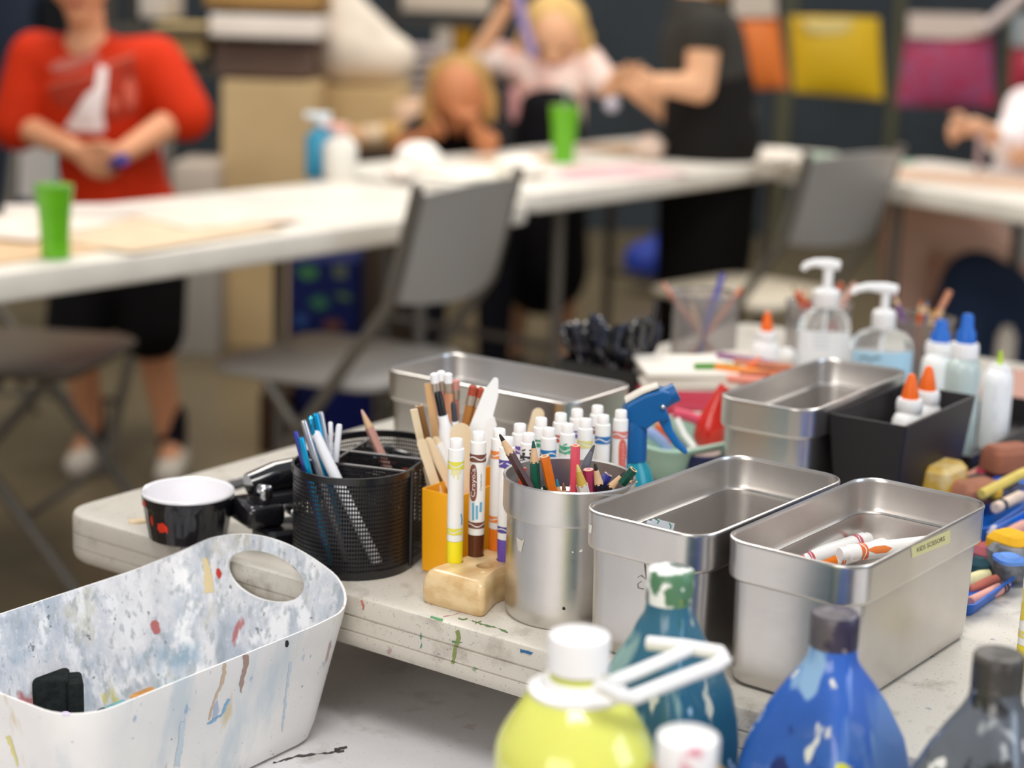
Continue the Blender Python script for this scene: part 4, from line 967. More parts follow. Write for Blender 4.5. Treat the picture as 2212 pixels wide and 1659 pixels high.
# scissors ring lying, tape roll
t = thing('scissors', 'brown-grey metal scissor handle loop in front of the mint tub', 'scissors', at(1420, 1045))
b = MB(); b.tube([Vector(D(px, py, t.location.y))-Vector(t.location) for px, py in ((1392, 1046), (1404, 1036), (1430, 1034), (1452, 1024), (1458, 1008), (1444, 997), (1420, 994), (1398, 998))], .0028, 10); b.build('handle', M('#7a6a5e', .35, .5), t)
t = thing('tape_roll', 'dark blue round tin with a beige top left of the back steel bin', 'tin', at(1514, 1046)); b = MB(); b.lathe([(.018, 0), (.0195, .002), (.0195, .030), (.018, .0315)], 32); b.build('side', M('#141c48', .3), t)
b = MB(); b.lathe([(.0175, .0312), (.017, .0325), (.008, .0325)], 32); b.build('top', M('#bfa8a0', .6), t)
# spray bottle
SB = T(.262, .470); 
sbt = thing('spray_bottle', 'blue trigger spray bottle standing behind the right end of the marker block', 'spray bottle', SB)
yS = SB.y
def S(px, py, d=0): return Vector(D(px-10, py, yS+d))-Vector(SB)
BL = M('#0e5c9a', .35); 
ax = S(1392, 960); hx_ = ax.x*0
zk = D(1392, 1000, yS).z-.74; xk = D(1362, 1000, yS).x-SB.x
b = MB(); b.lathe([(.019, 0), (.0205, .003), (.0205, zk-.016), (.0165, zk-.004), (.0115, zk+.004), (.0115, zk+.008)], 36, (xk, 0, 0)); b.build('bottle_body', M('#1a93a6', .15, sub=.2), sbt)
zc_ = D(1392, 905, yS).z-.74
b = MB(); b.lathe([(.0120, zk+.002), (.0132, zk+.003), (.0125, zc_-.008), (.0100, zc_+.004), (.008, zc_+.010)], 28, (xk, 0, 0)); b.build('neck_collar', BL, sbt)
hd = [S(*q) for q in ((1352, 892), (1362, 868), (1400, 848), (1436, 838), (1456, 842), (1460, 862), (1446, 872), (1448, 880), (1455, 896), (1448, 905), (1428, 905), (1405, 922), (1376, 918))]
b = MB(); b.poly(hd, .022, (0, 1, 0)); o = b.build('spray_head', BL, sbt, smooth=False)
mdb = o.modifiers.new('bev', 'BEVEL'); mdb.width = .004; mdb.segments = 3
b = MB(); b.tube([S(1440, 862), S(1472, 846)], [.0085, .0080], 16); b.build('nozzle', BL, sbt)
trg = [S(*q) for q in ((1446, 890), (1456, 898), (1462, 925), (1478, 952), (1496, 972), (1490, 980), (1466, 962), (1444, 930), (1430, 905))]
b = MB(); b.poly(trg, .014, (0, 1, 0)); o = b.build('trigger', M('#1268ac', .35), sbt, smooth=False); mdb = o.modifiers.new('bev', 'BEVEL'); mdb.width = .003; mdb.segments = 2
b = MB(); b.poly([S(*q) for q in ((1360, 867), (1398, 846), (1432, 833), (1430, 829), (1396, 841), (1360, 861))], .016, (0, 1, 0)); b.build('top_strip', M('#e4ddd0', .4), sbt, smooth=False)
b = MB(); b.ball(S(1442, 879, -.0115), .0022, 10); b.build('pivot_pin', CHROME, sbt)

# blue chalk trays
BLUE = M('#0f62c4', .35, sub=.05)
def chalk_tray(u, v, Lx, Ly, h, label, rz=0, zb=0):
    t, o = tub('chalk_tray', label, 'tray', u, v, ROT+rz, Lx, Ly, h, BLUE, .004, .0022, .008); t.location.z += zb; t['group'] = 'blue chalk trays'
    return t
chalk_tray(.328, .658, .150, .114, .011, 'blue plastic chalk tray nearest the front steel bin')
chalk_tray(.490, .735, .130, .135, .022, 'middle blue plastic chalk tray at the right edge', -.05)
chalk_tray(.572, .622, .285, .074, .018, 'furthest blue chalk tray full of blocks by the black tray', 0)
def chunk(px, py, z, size, col, lab, a=0.0, name='chalk_block', cat='chalk', col2=None, tilt=0.0):
    p = at(px, py, z); b = MB(); b.rrect([(size[0]/2-.004, size[1]/2-.004, .006, 0), (size[0]/2, size[1]/2, .008, .004), (size[0]/2*.97, size[1]/2*.97, .008, size[2]-.005), (size[0]/2-.005, size[1]/2-.005, .005, size[2])], 4)
    o = b.build(name, M(col, .85, var=.12, scale=60, bmp=.25, col2=col2)); o.location = p; o.rotation_euler = (tilt, 0, a); tag(o, lab, cat, 'blocks in the blue trays'); return o
def rod(pa, pb, z0, z1, r, col, lab, band=None, name='crayon', cat='crayon', tip=True):
    a, c = at(*pa, z0), at(*pb, z1); L = (c-a).length; t = thing(name, lab, cat, a, group='sticks in the blue trays'); aim(t, a, c)
    b = MB(); pr = [(r*.8, 0), (r, .001), (r, L-.011)]+([(r*.75, L-.0105), (r*.3, L)] if tip else [(r*.9, L)]); b.lathe(pr, 16); b.build('stick', M(col, .6, var=.1, scale=50), t)
    if band:
        for q in band: 
            b = MB(); b.lathe([(r*1.02, L*q), (r*1.04, L*q), (r*1.04, L*q+.003), (r*1.02, L*q+.003)], 16); b.build('wrapper_band', M('#3a3a44', .6), t)
    return t
zb = .7435
rod((2090, 1272), (2180, 1245), zb, zb+.004, .0046, '#c9705c', 'rust-red crayon, upper of two in the front blue tray', (.72, .8))
rod((2096, 1302), (2180, 1262), zb, zb+.002, .0048, '#e0a092', 'pale pink crayon, lower of two in the front blue tray', (.74, .82))
rod((2085, 1256), (2132, 1240), zb+.006, zb+.006, .0050, '#e6dca6', 'short cream chalk stick in the front blue tray', None, 'chalk_stick', 'chalk', False)
chunk(2128, 1232, zb, (.030, .024, .022), '#a85a62', 'dusty rose chalk block in the front blue tray', .5)
chunk(2112, 1250, zb, (.018, .018, .018), '#2c4a52', 'dark teal chalk block in the front blue tray', .3)
chunk(2175, 1250, zb, (.030, .034, .028), '#55565a', 'charcoal grey streaked chalk block in the front blue tray', .2, col2='#8a8c90')
chunk(2180, 1215, zb+.027, (.022, .026, .006), '#6a94d8', 'flat blue chalk piece on the charcoal block', .2)
chunk(2182, 1208, zb+.012, (.032, .036, .022), '#e8b02c', 'golden yellow chalk block in the front blue tray', .6)
rod((2160, 1165), (2212, 1135), zb+.010, zb+.014, .0055, '#dca08e', 'salmon chalk stick in the middle blue tray', None, 'chalk_stick', 'chalk', False)
rod((2168, 1172), (2225, 1150), zb+.008, zb+.008, .0055, '#c07a80', 'dusty pink chalk stick in the middle blue tray', None, 'chalk_stick', 'chalk', False)
chunk(2150, 1160, zb+.006, (.018, .014, .010), '#d8d0d8', 'pale lilac chalk lump in the middle blue tray', .4)
chunk(2208, 1155, zb+.006, (.016, .014, .012), '#f0d01c', 'bright yellow chalk lump at the right edge of the middle tray', .2)
chunk(2022, 1062, zb+.012, (.050, .042, .028), '#cfa53a', 'mustard yellow chalk block with pale top in the far tray', .9, col2='#e0c890')
chunk(2105, 1085, zb+.008, (.048, .030, .020), '#b07860', 'long brown-pink chalk block in the middle of the far tray', .55)
chunk(2098, 1048, zb+.012, (.046, .016, .010), '#5a5450', 'flat dark grey chalk slab in the far tray', .5)
chunk(2175, 1020, zb+.022, (.050, .032, .026), '#9a6450', 'big reddish brown chalk block on top of the far tray', .45)
rod((2060, 1052), (2145, 1012), zb+.014, zb+.018, .0075, '#cf8a74', 'thick salmon chalk stick in the far tray', None, 'chalk_stick', 'chalk', False)
rod((2120, 1068), (2215, 1020), zb+.024, zb+.030, .0050, '#d8c060', 'yellow pencil-like stick lying across the far tray', None, 'chalk_stick', 'chalk', False)
rod((2150, 1098), (2215, 1066), zb+.018, zb+.020, .0052, '#e0c8b4', 'cream crayon with dark bands at the far tray front edge', (.15, .2))
chunk(2148, 1080, zb+.014, (.014, .014, .014), '#c8a23c', 'small ochre chalk lump by the brown-pink block', .2)
rod((2150, 1070), (2212, 1050), zb+.016, zb+.018, .006, '#4a4a66', 'dark slate crayon with pale bands in the far tray', (.3, .38))
chunk(2125, 1036, zb+.014, (.024, .016, .012), '#b03a52', 'crimson chalk piece behind the yellow stick', .5)
# papers and tray at the far right of the table
p = at(2205, 880); t = thing('notepad', 'pad of reddish and white paper at the right table edge', 'paper', p, ROT+.3)
b = MB(); b.box((0, 0, .012), (.16, .09, .024)); b.build('page_block', M('#e6ddd2', .7), t, smooth=False); b = MB(); b.box((0, 0, .026), (.16, .09, .004)); b.build('cover', M('#b88878', .6), t, smooth=False)

# ------------------------------------------------------------------ background tables
def px_table(label, pts, near_only=None): pass
def bg_table(label, pn, pf_, uu0, uu1, v0, v1, legs=True):
    c = T((uu0+uu1)/2, (v0+v1)/2); return folding_table(label, c, ROT, uu1-uu0, v1-v0, BGT, .74, (-(uu1-uu0)/2+.25, (uu1-uu0)/2-.25) if legs else (), .046, .06, False)
lt = folding_table('long white folding table on the left in front of the child in red', T(1.10, -1.31), ROT, 2.20, .56, BGT, .74, (-.72, .80), .046, .05, False)
ft = folding_table('far white folding table where a blond child rests', T(3.16, -1.475), ROT, 1.66, .70, BGT, .74, (-.6, .5), .046, .05, False)
rtb = folding_table('white folding table on the right in front of the seated person', Vector((.70, 4.95, .74))+Vector((math.cos(math.radians(-60)), math.sin(math.radians(-60)), 0))*.95+Vector((math.cos(math.radians(30)), math.sin(math.radians(30)), 0))*.30, -math.radians(60), 1.9, .60, BGT, .74, (-.5, .5), .046, .05, False)

# ------------------------------------------------------------------ folding chairs
GREYP = M('#a5a19c', .42); FRM = M('#6b665e', .4, .3)
def chair(label, loc, rz, seatmat=None, group='grey folding chairs'):
    t = thing('folding_chair', label, 'chair', loc, rz, group)
    b = MB(); hw = .205
    loops = []
    for k in range(7):
        f = k/6; z = .598+.235*f; x = -.085-.055*f; ww = hw*(1-.05*(1-f)); row = []
        for side in (1, -1):
            for i in range(11):
                y = (-1+2*i/10)*side; bow = .030*(1-y*y)
                row.append(Vector((x-bow-(.007 if side == 1 else -.007), y*ww, z-(.012*y*y if k == 6 else 0)+(.014*y*y if k == 0 else 0))))
        loops.append(row)
    b.ring(loops); b.build('backrest', GREYP, t)
    b = MB(); b.rrect([(.185, .195, .05, .430), (.195, .205, .06, .436), (.195, .205, .06, .446), (.185, .195, .055, .452)], 6); b.build('seat', seatmat or GREYP, t, xf=Matrix.Translation((.150, 0, 0)))
    for s in (-1, 1):
        b = MB(); b.tube([(-.137, s*.215, .838), (-.08, s*.218, .61), (.05, s*.22, .43), (.36, s*.222, .012), (.365, s*.222, 0)], .0125, 10); b.build('front_leg', FRM, t)
        b = MB(); b.tube([(.20, s*.200, .43), (.02, s*.203, .22), (-.17, s*.206, .010), (-.175, s*.206, 0)], .0115, 10); b.build('rear_leg', FRM, t)
    b = MB(); b.tube([(.25, -.222, .16), (.25, .222, .16)], .008, 8); b.build('crossbar', FRM, t)
    return t
chair('grey folding chair at the near side of the long left table, back towards us', (-.215, 3.45, 0), math.radians(155))
chair('grey folding chair with its back to the right-hand table', (.725, 4.44, 0), math.radians(138), M('#c6bba8', .5))
chair('shadowed folding chair tucked under the left table', (at(40, 752, .45).x-.15, at(40, 752, .45).y+.02, 0), math.radians(-8), M('#5c5244', .5))  # seat colour darkened to carry the shade under the table
chair('grey folding chair behind the arm of the child in red', (-1.15, 4.55, 0), math.radians(-100), M('#c9c3ba', .5))

# ------------------------------------------------------------------ people
SKIN1 = M('#dc9c74', .5, sub=.25); SKIN2 = M('#e8b48c', .5, sub=.25); SKIN3 = M('#c07c50', .5, sub=.25); SKIN4 = M('#d9a784', .5, sub=.25)
def C(a, b, r0, r1): return ('c', a, b, r0, r1)
def E_(c, r): return ('e', c, r)
def hand(pr, wrist, knuck, side, s=1.0, curl=.5, down=None):
    """palm plus five fingers: wrist->knuck is the palm axis, side points towards the thumb"""
    wrist, knuck, side = Vector(wrist), Vector(knuck), Vector(side).normalized(); ax = (knuck-wrist).normalized()
    side = (side-ax*side.dot(ax)).normalized(); nrm = ax.cross(side)
    if down is not None and nrm.dot(Vector(down)) < 0: nrm = -nrm
    for k in (-1, 0, 1): pr.append(C(wrist+side*.008*k*s, knuck+side*.018*k*s, .013*s, .012*s))
    for k, L in ((1.5, .050), (.5, .058), (-.5, .054), (-1.5, .042)):
        a = knuck+side*.0145*k*s; b_ = a+(ax*math.cos(curl)+nrm*math.sin(curl))*L*.5*s; c = b_+(ax*math.cos(curl*2.2)+nrm*math.sin(curl*2.2))*L*.5*s
        pr.append(C(a, b_, .0085*s, .0078*s)); pr.append(C(b_, c, .0078*s, .0065*s))
    a = wrist+ax*.02*s+side*.018*s; b_ = a+(ax*.6+side*.8).normalized()*.032*s; c = b_+(ax*.9+side*.15+nrm*.35).normalized()*.028*s
    pr.append(C(a, b_, .0105*s, .009*s)); pr.append(C(b_, c, .009*s, .007*s))
def head(pr, c, r, face):
    """skull, jaw, nose and ears; face is the facing direction"""
    f = Vector(face).normalized(); c = Vector(c); sd = f.cross(Vector((0, 0, 1))).normalized(); u_ = sd.cross(f)
    pr.append(E_(c+u_*.012, (r*.84, r*.90, r*1.02))); pr.append(C(c+f*r*.25-u_*r*.30, c+f*r*.42-u_*r*.82, r*.58, r*.34))
    pr.append(C(c+f*r*.86+u_*r*.02, c+f*r*1.03-u_*r*.24, r*.10, r*.15))
    for s in (-1, 1): pr.append(E_(c+sd*s*r*.86-u_*r*.1, (r*.10, r*.16, r*.24)))
    return f, sd, u_
def face_parts(c, r, f, sd, u_, parent):
    for s in (-1, 1):
        b = MB(); b.ball(Vector(c)+f*r*.80+sd*s*r*.34+u_*r*.04, r*.10, 10); b.build('eye', M('#3a2c24', .3), parent, world=True)
    b = MB(); b.tube([Vector(c)+f*r*.80-u_*r*.52+sd*r*q for q in (-.26, 0, .26)], [r*.04, r*.07, r*.04], 8); b.build('mouth', M('#b4584c', .5), parent, world=True)

# child in red
YB = 4.15
def B(px, py, d=0): return Vector(D(px, py, YB+d))
base = Vector((B(250, 500).x, YB, 0))
boy = thing('person', 'child in a bright red printed T-shirt and black shorts standing behind the left table', 'person', base)
lean = Vector((0, -.16, 0))
pel = Vector((B(262, 455).x, YB+.02, B(262, 470).z)); chest = B(205, 215, -.03); neck = B(190, 62, -.05)
sh_l, sh_r = B(82, 130, -.02), B(335, 140, -.02)           # left and right in the picture
el_l, el_r = B(40, 268, -.05), B(398, 245, -.05)
wr_l, wr_r = B(160, 322, -.17), B(268, 330, -.17)
kn_l = Vector((B(170, 720).x, YB-.01, .36)); kn_r = Vector((B(330, 740).x, YB-.01, .36))
an_l = Vector((B(180, 930).x, YB+.08, .075)); an_r = Vector((B(368, 930).x, YB+.02, .075))
hp_l = pel+Vector((-.062, 0, -.03)); hp_r = pel+Vector((.062, 0, -.03))
pr = [C(pel, chest, .095, .105), C(chest, neck+Vector((0, 0, -.05)), .105, .06), C(neck-Vector((0, 0, .04)), neck+Vector((0, -.02, .06)), .043, .040), C(chest+Vector((-.05, 0, .05)), sh_l, .06, .05), C(chest+Vector((.05, 0, .05)), sh_r, .06, .05),
      C(sh_l, el_l, .045, .036), C(el_l, wr_l, .036, .024), C(sh_r, el_r, .045, .036), C(el_r, wr_r, .038, .026),
      C(pel, hp_l, .09, .075), C(pel, hp_r, .09, .075), C(hp_l, kn_l, .072, .048), C(kn_l, an_l, .046, .030), C(hp_r, kn_r, .072, .048), C(kn_r, an_r, .046, .030),
      C(an_l, an_l+Vector((-.02, -.09, -.045)), .03, .026), C(an_r, an_r+Vector((.01, -.09, -.045)), .03, .026)]
hc = neck+Vector((-.005, -.05, .120)); f_, s_, u_ = head(pr, hc, .092, (.1, -1, -.25))
hand(pr, wr_l, B(205, 358, -.19), (.3, -.2, .9), .95, .5, (1, 0, -.3)); hand(pr, wr_r, B(238, 345, -.19), (-.2, -.3, .9), .95, .55, (-.6, -.3, -.6))
fused('body', pr, SKIN1, boy, .007); face_parts(hc, .092, f_, s_, u_, boy)
RED = M('#c22c06', .75, var=.10, scale=7)
def mid(a, b, t): return Vector(a).lerp(Vector(b), t)
rp = [C(pel+Vector((0, 0, -.03)), mid(pel, chest, .5), .128, .122), C(pel+Vector((.01, 0, -.05)), pel+Vector((.01, 0, .0)), .130, .128), C(mid(pel, chest, .5), chest, .122, .128), C(chest, chest+Vector((0, 0, .08)), .128, .085),
      C(chest+Vector((-.04, 0, .06)), sh_l, .085, .070), C(chest+Vector((.04, 0, .06)), sh_r, .085, .070), C(sh_l, mid(sh_l, el_l, 1.02), .070, .062), C(sh_r, mid(sh_r, el_r, 1.02), .070, .064), C(chest, sh_l, .1, .06), C(chest, sh_r, .1, .06)]
shirt = fused('t_shirt', rp, RED, boy, .009)
def bdecal(nm, polys, mat, off=.003, cuts=3): return decal(nm, polys, shirt, mat, boy, off, cuts)
bdecal('print_patch', [[(105, 190), (290, 118), (300, 245), (250, 262), (170, 250), (112, 215)]], M('#9c2f1c', .8))
bdecal('print_shape', [[(213, 140), (232, 146), (228, 200), (222, 245), (228, 280), (215, 286), (160, 284), (138, 276), (160, 245), (185, 205), (205, 190)]], M('#e8d8d4', .8), .005)
bdecal('print_mark', [ell(150, 138, 46, 15, 16, -.25), ell(196, 122, 20, 13, 14)], M('#c06a5c', .8), .005)
bdecal('print_mark', [ell(282, 200, 14, 34, 14), stroke([(215, 145), (290, 118)], 9, 7), stroke([(105, 186), (205, 158)], 7, 7), ell(245, 224, 10, 16, 12)], M('#c8604c', .8), .005)
SHORT = M('#0d0c0e', .8)
fused('shorts', [C(pel+Vector((0, 0, .0)), pel+Vector((0, 0, -.06)), .112, .115), C(hp_l, mid(hp_l, kn_l, .96), .096, .080), C(hp_r, mid(hp_r, kn_r, .96), .096, .080)], SHORT, boy, .01)
for an, sx in ((an_l, -.01), (an_r, .01)):
    fused('sock', [C(an+Vector((0, .0, .075)), an+Vector((0, 0, -.01)), .038, .036)], M('#1b1420', .8), boy, .008)
    fused('sneaker', [C(an+Vector((0, .03, -.040)), an+Vector((sx, -.10, -.046)), .040, .034), C(an+Vector((0, .025, -.01)), an+Vector((sx, -.05, -.035)), .036, .032)], M('#d8cdbd', .6), boy, .008)
    
hairp = [E_(hc+Vector((0, .012, .03)), (.092, .096, .090))]
fused('hair', hairp, M('#6a4a2c', .8), boy, .01)
b = MB(); q = B(255, 350, -.21); b.lathe([(.012, -.03), (.014, -.028), (.014, .03), (.012, .032)], 20); o = b.build('marker_bundle', M('#3a3c8c', .4)); o.location = q; o.rotation_euler = (1.2, .6, .4); tag(o, 'dark blue object held between the hands of the child in red', 'held object')

# girl raising her arm at the far table
YG = 5.55
def Gp(px, py, d=0): return Vector(D(px, py, YG+d))
gb = Vector((Gp(1190, 400).x, YG, 0))
girl = thing('person', 'blond child in a pink and white top and dark apron raising one arm', 'person', gb)
pel = Vector((Gp(1180, 350).x, YG+.05, .60)); chest = Gp(1190, 185); neck = Gp(1195, 140, -.01)
sl, sr = Gp(1085, 128), Gp(1268, 135); el, er = Gp(1028, 128, -.04), Gp(1312, 190, -.08); wl, wr = Gp(1085, 30, -.08), Gp(1350, 178, -.14)
hc = Gp(1198, 78, -.04); hr = .098
kl, kr = Vector((pel.x-.07, YG, .34)), Vector((pel.x+.07, YG, .34)); al, ar = Vector((pel.x-.08, YG+.04, .07)), Vector((pel.x+.08, YG+.04, .07))
pr = [C(pel, chest, .10, .095), C(chest, neck, .09, .045), C(neck, hc, .04, .045), C(chest+Vector((-.03, 0, .03)), sl, .06, .042), C(chest+Vector((.03, 0, .03)), sr, .06, .042), C(sl, el, .040, .033), C(el, wl, .033, .023), C(sr, er, .040, .032), C(er, wr, .032, .023),
      C(pel, kl, .085, .05), C(pel, kr, .085, .05), C(kl, al, .048, .03), C(kr, ar, .048, .03), C(al, al+Vector((0, -.1, -.04)), .03, .025), C(ar, ar+Vector((0, -.1, -.04)), .03, .025)]
f_, s_, u_ = head(pr, hc, hr, (-.05, -.85, -.5)); hand(pr, wl, Gp(1100, 0, -.09), (1, 0, .2), .95, .7, (1, -.5, 0)); hand(pr, wr, Gp(1378, 172, -.15), (0, -.2, 1), .95, .4, (0, 0, -1))
fused('body', pr, SKIN2, girl, .008); face_parts(hc, hr, f_, s_, u_, girl)
hair = [E_(hc+Vector((0, .02, .035)), (hr*1.05, hr*1.05, hr*1.0)), C(hc+Vector((-.085, .02, .0)), hc+Vector((-.095, .03, -.10)), .035, .03), C(hc+Vector((.085, .02, .0)), hc+Vector((.10, .03, -.10)), .035, .03), C(hc+Vector((0, .06, 0)), hc+Vector((0, .07, -.13)), .085, .07)]
fused('hair', hair, M('#d6b070', .7, var=.2, scale=20), girl, .01)
PINK = M('#eeb4a6', .75, col2='#f3e2da', scale=9)
fused('top', [C(mid(pel, chest, .45), chest, .112, .110), C(chest, neck-Vector((0, 0, .06)), .105, .062), C(chest+Vector((-.04, 0, .04)), sl, .07, .055), C(chest+Vector((.04, 0, .04)), sr, .07, .055), C(sl, mid(sl, el, .7), .054, .050), C(sr, mid(sr, er, .75), .054, .050)], PINK, girl, .009)
fused('apron', [C(mid(pel, chest, .82)+Vector((0, -.035, 0)), pel+Vector((0, -.02, .10)), .098, .128), C(pel+Vector((0, -.01, .16)), pel+Vector((0, -.02, .0)), .118, .13), C(pel, pel+Vector((0, -.01, -.28)), .13, .15)], M('#17151a', .8), girl, .011)
for a in (al, ar): fused('shoe', [C(a+Vector((0, .03, -.035)), a+Vector((0, -.1, -.042)), .036, .03)], M('#3a2a24', .6), girl, .009)
loopthing([Gp(1118, -15, -.16), Gp(1128, 40, -.17), Gp(1142, 90, -.18), Gp(1152, 122, -.18)], .016, M('#9a8ab8', .5), 'foam_tube', 'lavender foam strip held up beside the face of the blond child', 'foam strip')
loopthing([Gp(1035, 118, -.12), Gp(975, 152, -.14), Gp(925, 182, -.16)], .012, M('#cfc2b2', .5), 'cardboard_tube', 'pale tube held out above the resting child', 'tube')
loopthing([Gp(1108, 190, -.12), Gp(1112, 225, -.12), Gp(1105, 258, -.11)], .018, M('#d89a9a', .6), 'pink_ribbon', 'pink cloth strip hanging beside the raised-arm child', 'cloth')

# blond child resting at the far table
YK = 5.05
def K(px, py, d=0): return Vector(D(px, py, YK+d))
kb = Vector((K(985, 420).x, YK+.15, 0))
kid = thing('person', 'blond child with head bent low, resting on the far table', 'person', kb)
hc = K(990, 212); hr = .092; pel = Vector((K(1000, 400).x, YK+.42, .48)); chest = K(1000, 285, .16); neck = K(998, 262, .06)
sl, sr = K(925, 275, .10), K(1068, 262, .12); el, er = K(868, 318, -.02), K(1050, 318, -.06); wl, wr = K(925, 292, -.10), K(1022, 268, -.08)
kl, kr = pel+Vector((-.10, -.28, -.02)), pel+Vector((.10, -.28, -.02)); al, ar = Vector((kl.x, kl.y+.05, .07)), Vector((kr.x, kr.y+.05, .07))
pr = [C(pel, chest, .10, .085), C(chest, neck, .08, .045), C(neck, hc, .042, .05), C(chest, sl, .06, .04), C(chest, sr, .06, .04), C(sl, el, .038, .032), C(el, wl, .032, .022), C(sr, er, .038, .032), C(er, wr, .031, .022), C(pel, kl, .08, .05), C(pel, kr, .08, .05), C(kl, al, .046, .03), C(kr, ar, .046, .03), C(al, al+Vector((0, -.1, -.04)), .03, .025), C(ar, ar+Vector((0, -.1, -.04)), .03, .025)]
f_, s_, u_ = head(pr, hc, hr, (-.05, -.8, -.75)); hand(pr, wl, K(950, 282, -.13), (0, -.2, 1), .9, .5, (0, 0, -1)); hand(pr, wr, K(1016, 248, -.09), (-1, 0, .2), .9, .8, (0, -1, 0))
fused('body', pr, SKIN3, kid, .008); face_parts(hc, hr, f_, s_, u_, kid)
fused('hair', [E_(hc+Vector((0, .035, .040)), (hr*1.08, hr*1.0, hr*.95)), C(hc+Vector((-.08, .02, 0)), hc+Vector((-.085, .0, -.07)), .03, .022), C(hc+Vector((.08, .02, 0)), hc+Vector((.085, .02, -.08)), .032, .024)], M('#b08850', .7, var=.25, scale=18), kid, .01)
fused('shirt', [C(pel, chest, .118, .105), C(chest, neck-Vector((0, -.02, .03)), .1, .06), C(chest, sl, .075, .052), C(chest, sr, .075, .052), C(sl, mid(sl, el, .6), .050, .046), C(sr, mid(sr, er, .6), .05, .046)], M('#1a171a', .8), kid, .01)
fused('trousers', [C(pel, kl, .1, .068), C(pel, kr, .1, .068), C(kl, mid(kl, al, .9), .064, .05), C(kr, mid(kr, ar, .9), .064, .05)], M('#22222a', .8), kid, .011)
for a in (al, ar): fused('shoe', [C(a+Vector((0, .03, -.035)), a+Vector((0, -.1, -.042)), .036, .03)], M('#4a3a34', .6), kid, .009)
stool = thing('stool', 'plain dark stool under the resting child', 'stool', (pel.x, pel.y, 0)); b = MB(); b.lathe([(.15, .325), (.16, .33), (.16, .342), (.15, .348)], 28); b.build('seat', M('#3a342c', .6), stool)
for i in range(4):
    a = math.pi/4+i*math.pi/2; b = MB(); b.tube([(.11*math.cos(a), .11*math.sin(a), .33), (.15*math.cos(a), .15*math.sin(a), 0)], .012, 8); b.build('leg', FRM, stool)

# helper in black
YT = 5.05
def Tq(px, py, d=0): return Vector(D(px, py, YT+d))
tb = Vector((Tq(1530, 500).x, YT, 0))
teen = thing('person', 'person all in black with short sleeves and a long dark apron, standing sideways', 'person', tb)
pel = Vector((Tq(1535, 300).x, YT, Tq(1535, 300).z)); chest = Tq(1518, 95); neck = Tq(1500, -5); sh = Tq(1522, 62, -.11); sh2 = Tq(1505, 62, .11)
el = Tq(1512, 190, -.13); wr = Tq(1425, 180, -.16); el2 = Tq(1450, 245, .06); wr2 = Tq(1365, 190, .02)
hc = neck+Vector((-.03, -.01, .14)); hr = .098
kl, kr = Vector((pel.x-.02, YT-.07, .42)), Vector((pel.x+.03, YT+.08, .42)); al, ar = Vector((pel.x-.01, YT-.07, .075)), Vector((pel.x+.05, YT+.08, .075))
pr = [C(pel, chest, .105, .10), C(chest, neck, .09, .05), C(neck, hc, .046, .05), C(chest, sh, .07, .048), C(chest, sh2, .07, .048), C(sh, el, .050, .042), C(el, wr, .042, .028), C(sh2, el2, .046, .038), C(el2, wr2, .036, .025), C(pel, kl, .09, .055), C(pel, kr, .09, .055), C(kl, al, .052, .034), C(kr, ar, .052, .034), C(al, al+Vector((-.11, -.01, -.045)), .033, .027), C(ar, ar+Vector((-.11, -.01, -.045)), .033, .027)]
f_, s_, u_ = head(pr, hc, hr, (-1, -.1, -.4)); hand(pr, wr, Tq(1392, 185, -.17), (0, -.2, 1), 1, .6, (0, 0, -1)); hand(pr, wr2, Tq(1335, 168, .0), (0, -.2, 1), 1, .5, (0, 0, -1))
fused('body', pr, SKIN2, teen, .008); face_parts(hc, hr, f_, s_, u_, teen)
fused('hair', [E_(hc+Vector((.03, 0, .03)), (hr*1.02, hr*1.0, hr*1.0)), C(hc+Vector((.08, 0, -.02)), hc+Vector((.10, 0, -.12)), .05, .035)], M('#b08a50', .7, var=.2, scale=18), teen, .011)
fused('t_shirt', [C(pel+Vector((.01, 0, .05)), chest, .125, .122), C(chest, neck-Vector((0, 0, .05)), .115, .075), C(chest, sh, .09, .066), C(chest, sh2, .09, .066), C(sh, mid(sh, el, .14), .066, .062), C(sh2, mid(sh2, el2, .2), .062, .058)], M('#3a3834', .85), teen, .010)
fused('long_apron', [C(pel+Vector((-.01, 0, .14)), pel, .128, .142), C(pel, pel+Vector((0, 0, -.30)), .145, .140), C(pel+Vector((0, 0, -.30)), pel+Vector((-.01, 0, -.66)), .140, .118)], M('#161413', .85), teen, .012)
for a in (al, ar): fused('shoe', [C(a+Vector((.03, 0, -.04)), a+Vector((-.11, -.01, -.046)), .038, .03)], M('#201c1a', .6), teen, .009)
b = MB(); b.ball((0, 0, 0), .018, 16); o = b.build('pompom', M('#cfc2c0', .9)); o.location = Tq(1613, 308, -.02); tag(o, 'small pale pompom hanging at the hip of the person in black', 'pompom')
b = MB(); b.ball((0, 0, 0), (.022, .02, .022), 16); o = b.build('sparkle_ball', M('#c9c6d6', .5)); o.location = Tq(1322, 225, .02); tag(o, 'small pale round charm modelled as a ball below the joined hands', 'sparkle')  # ball shaped after the blurred sparkle of a watch, a highlight made solid

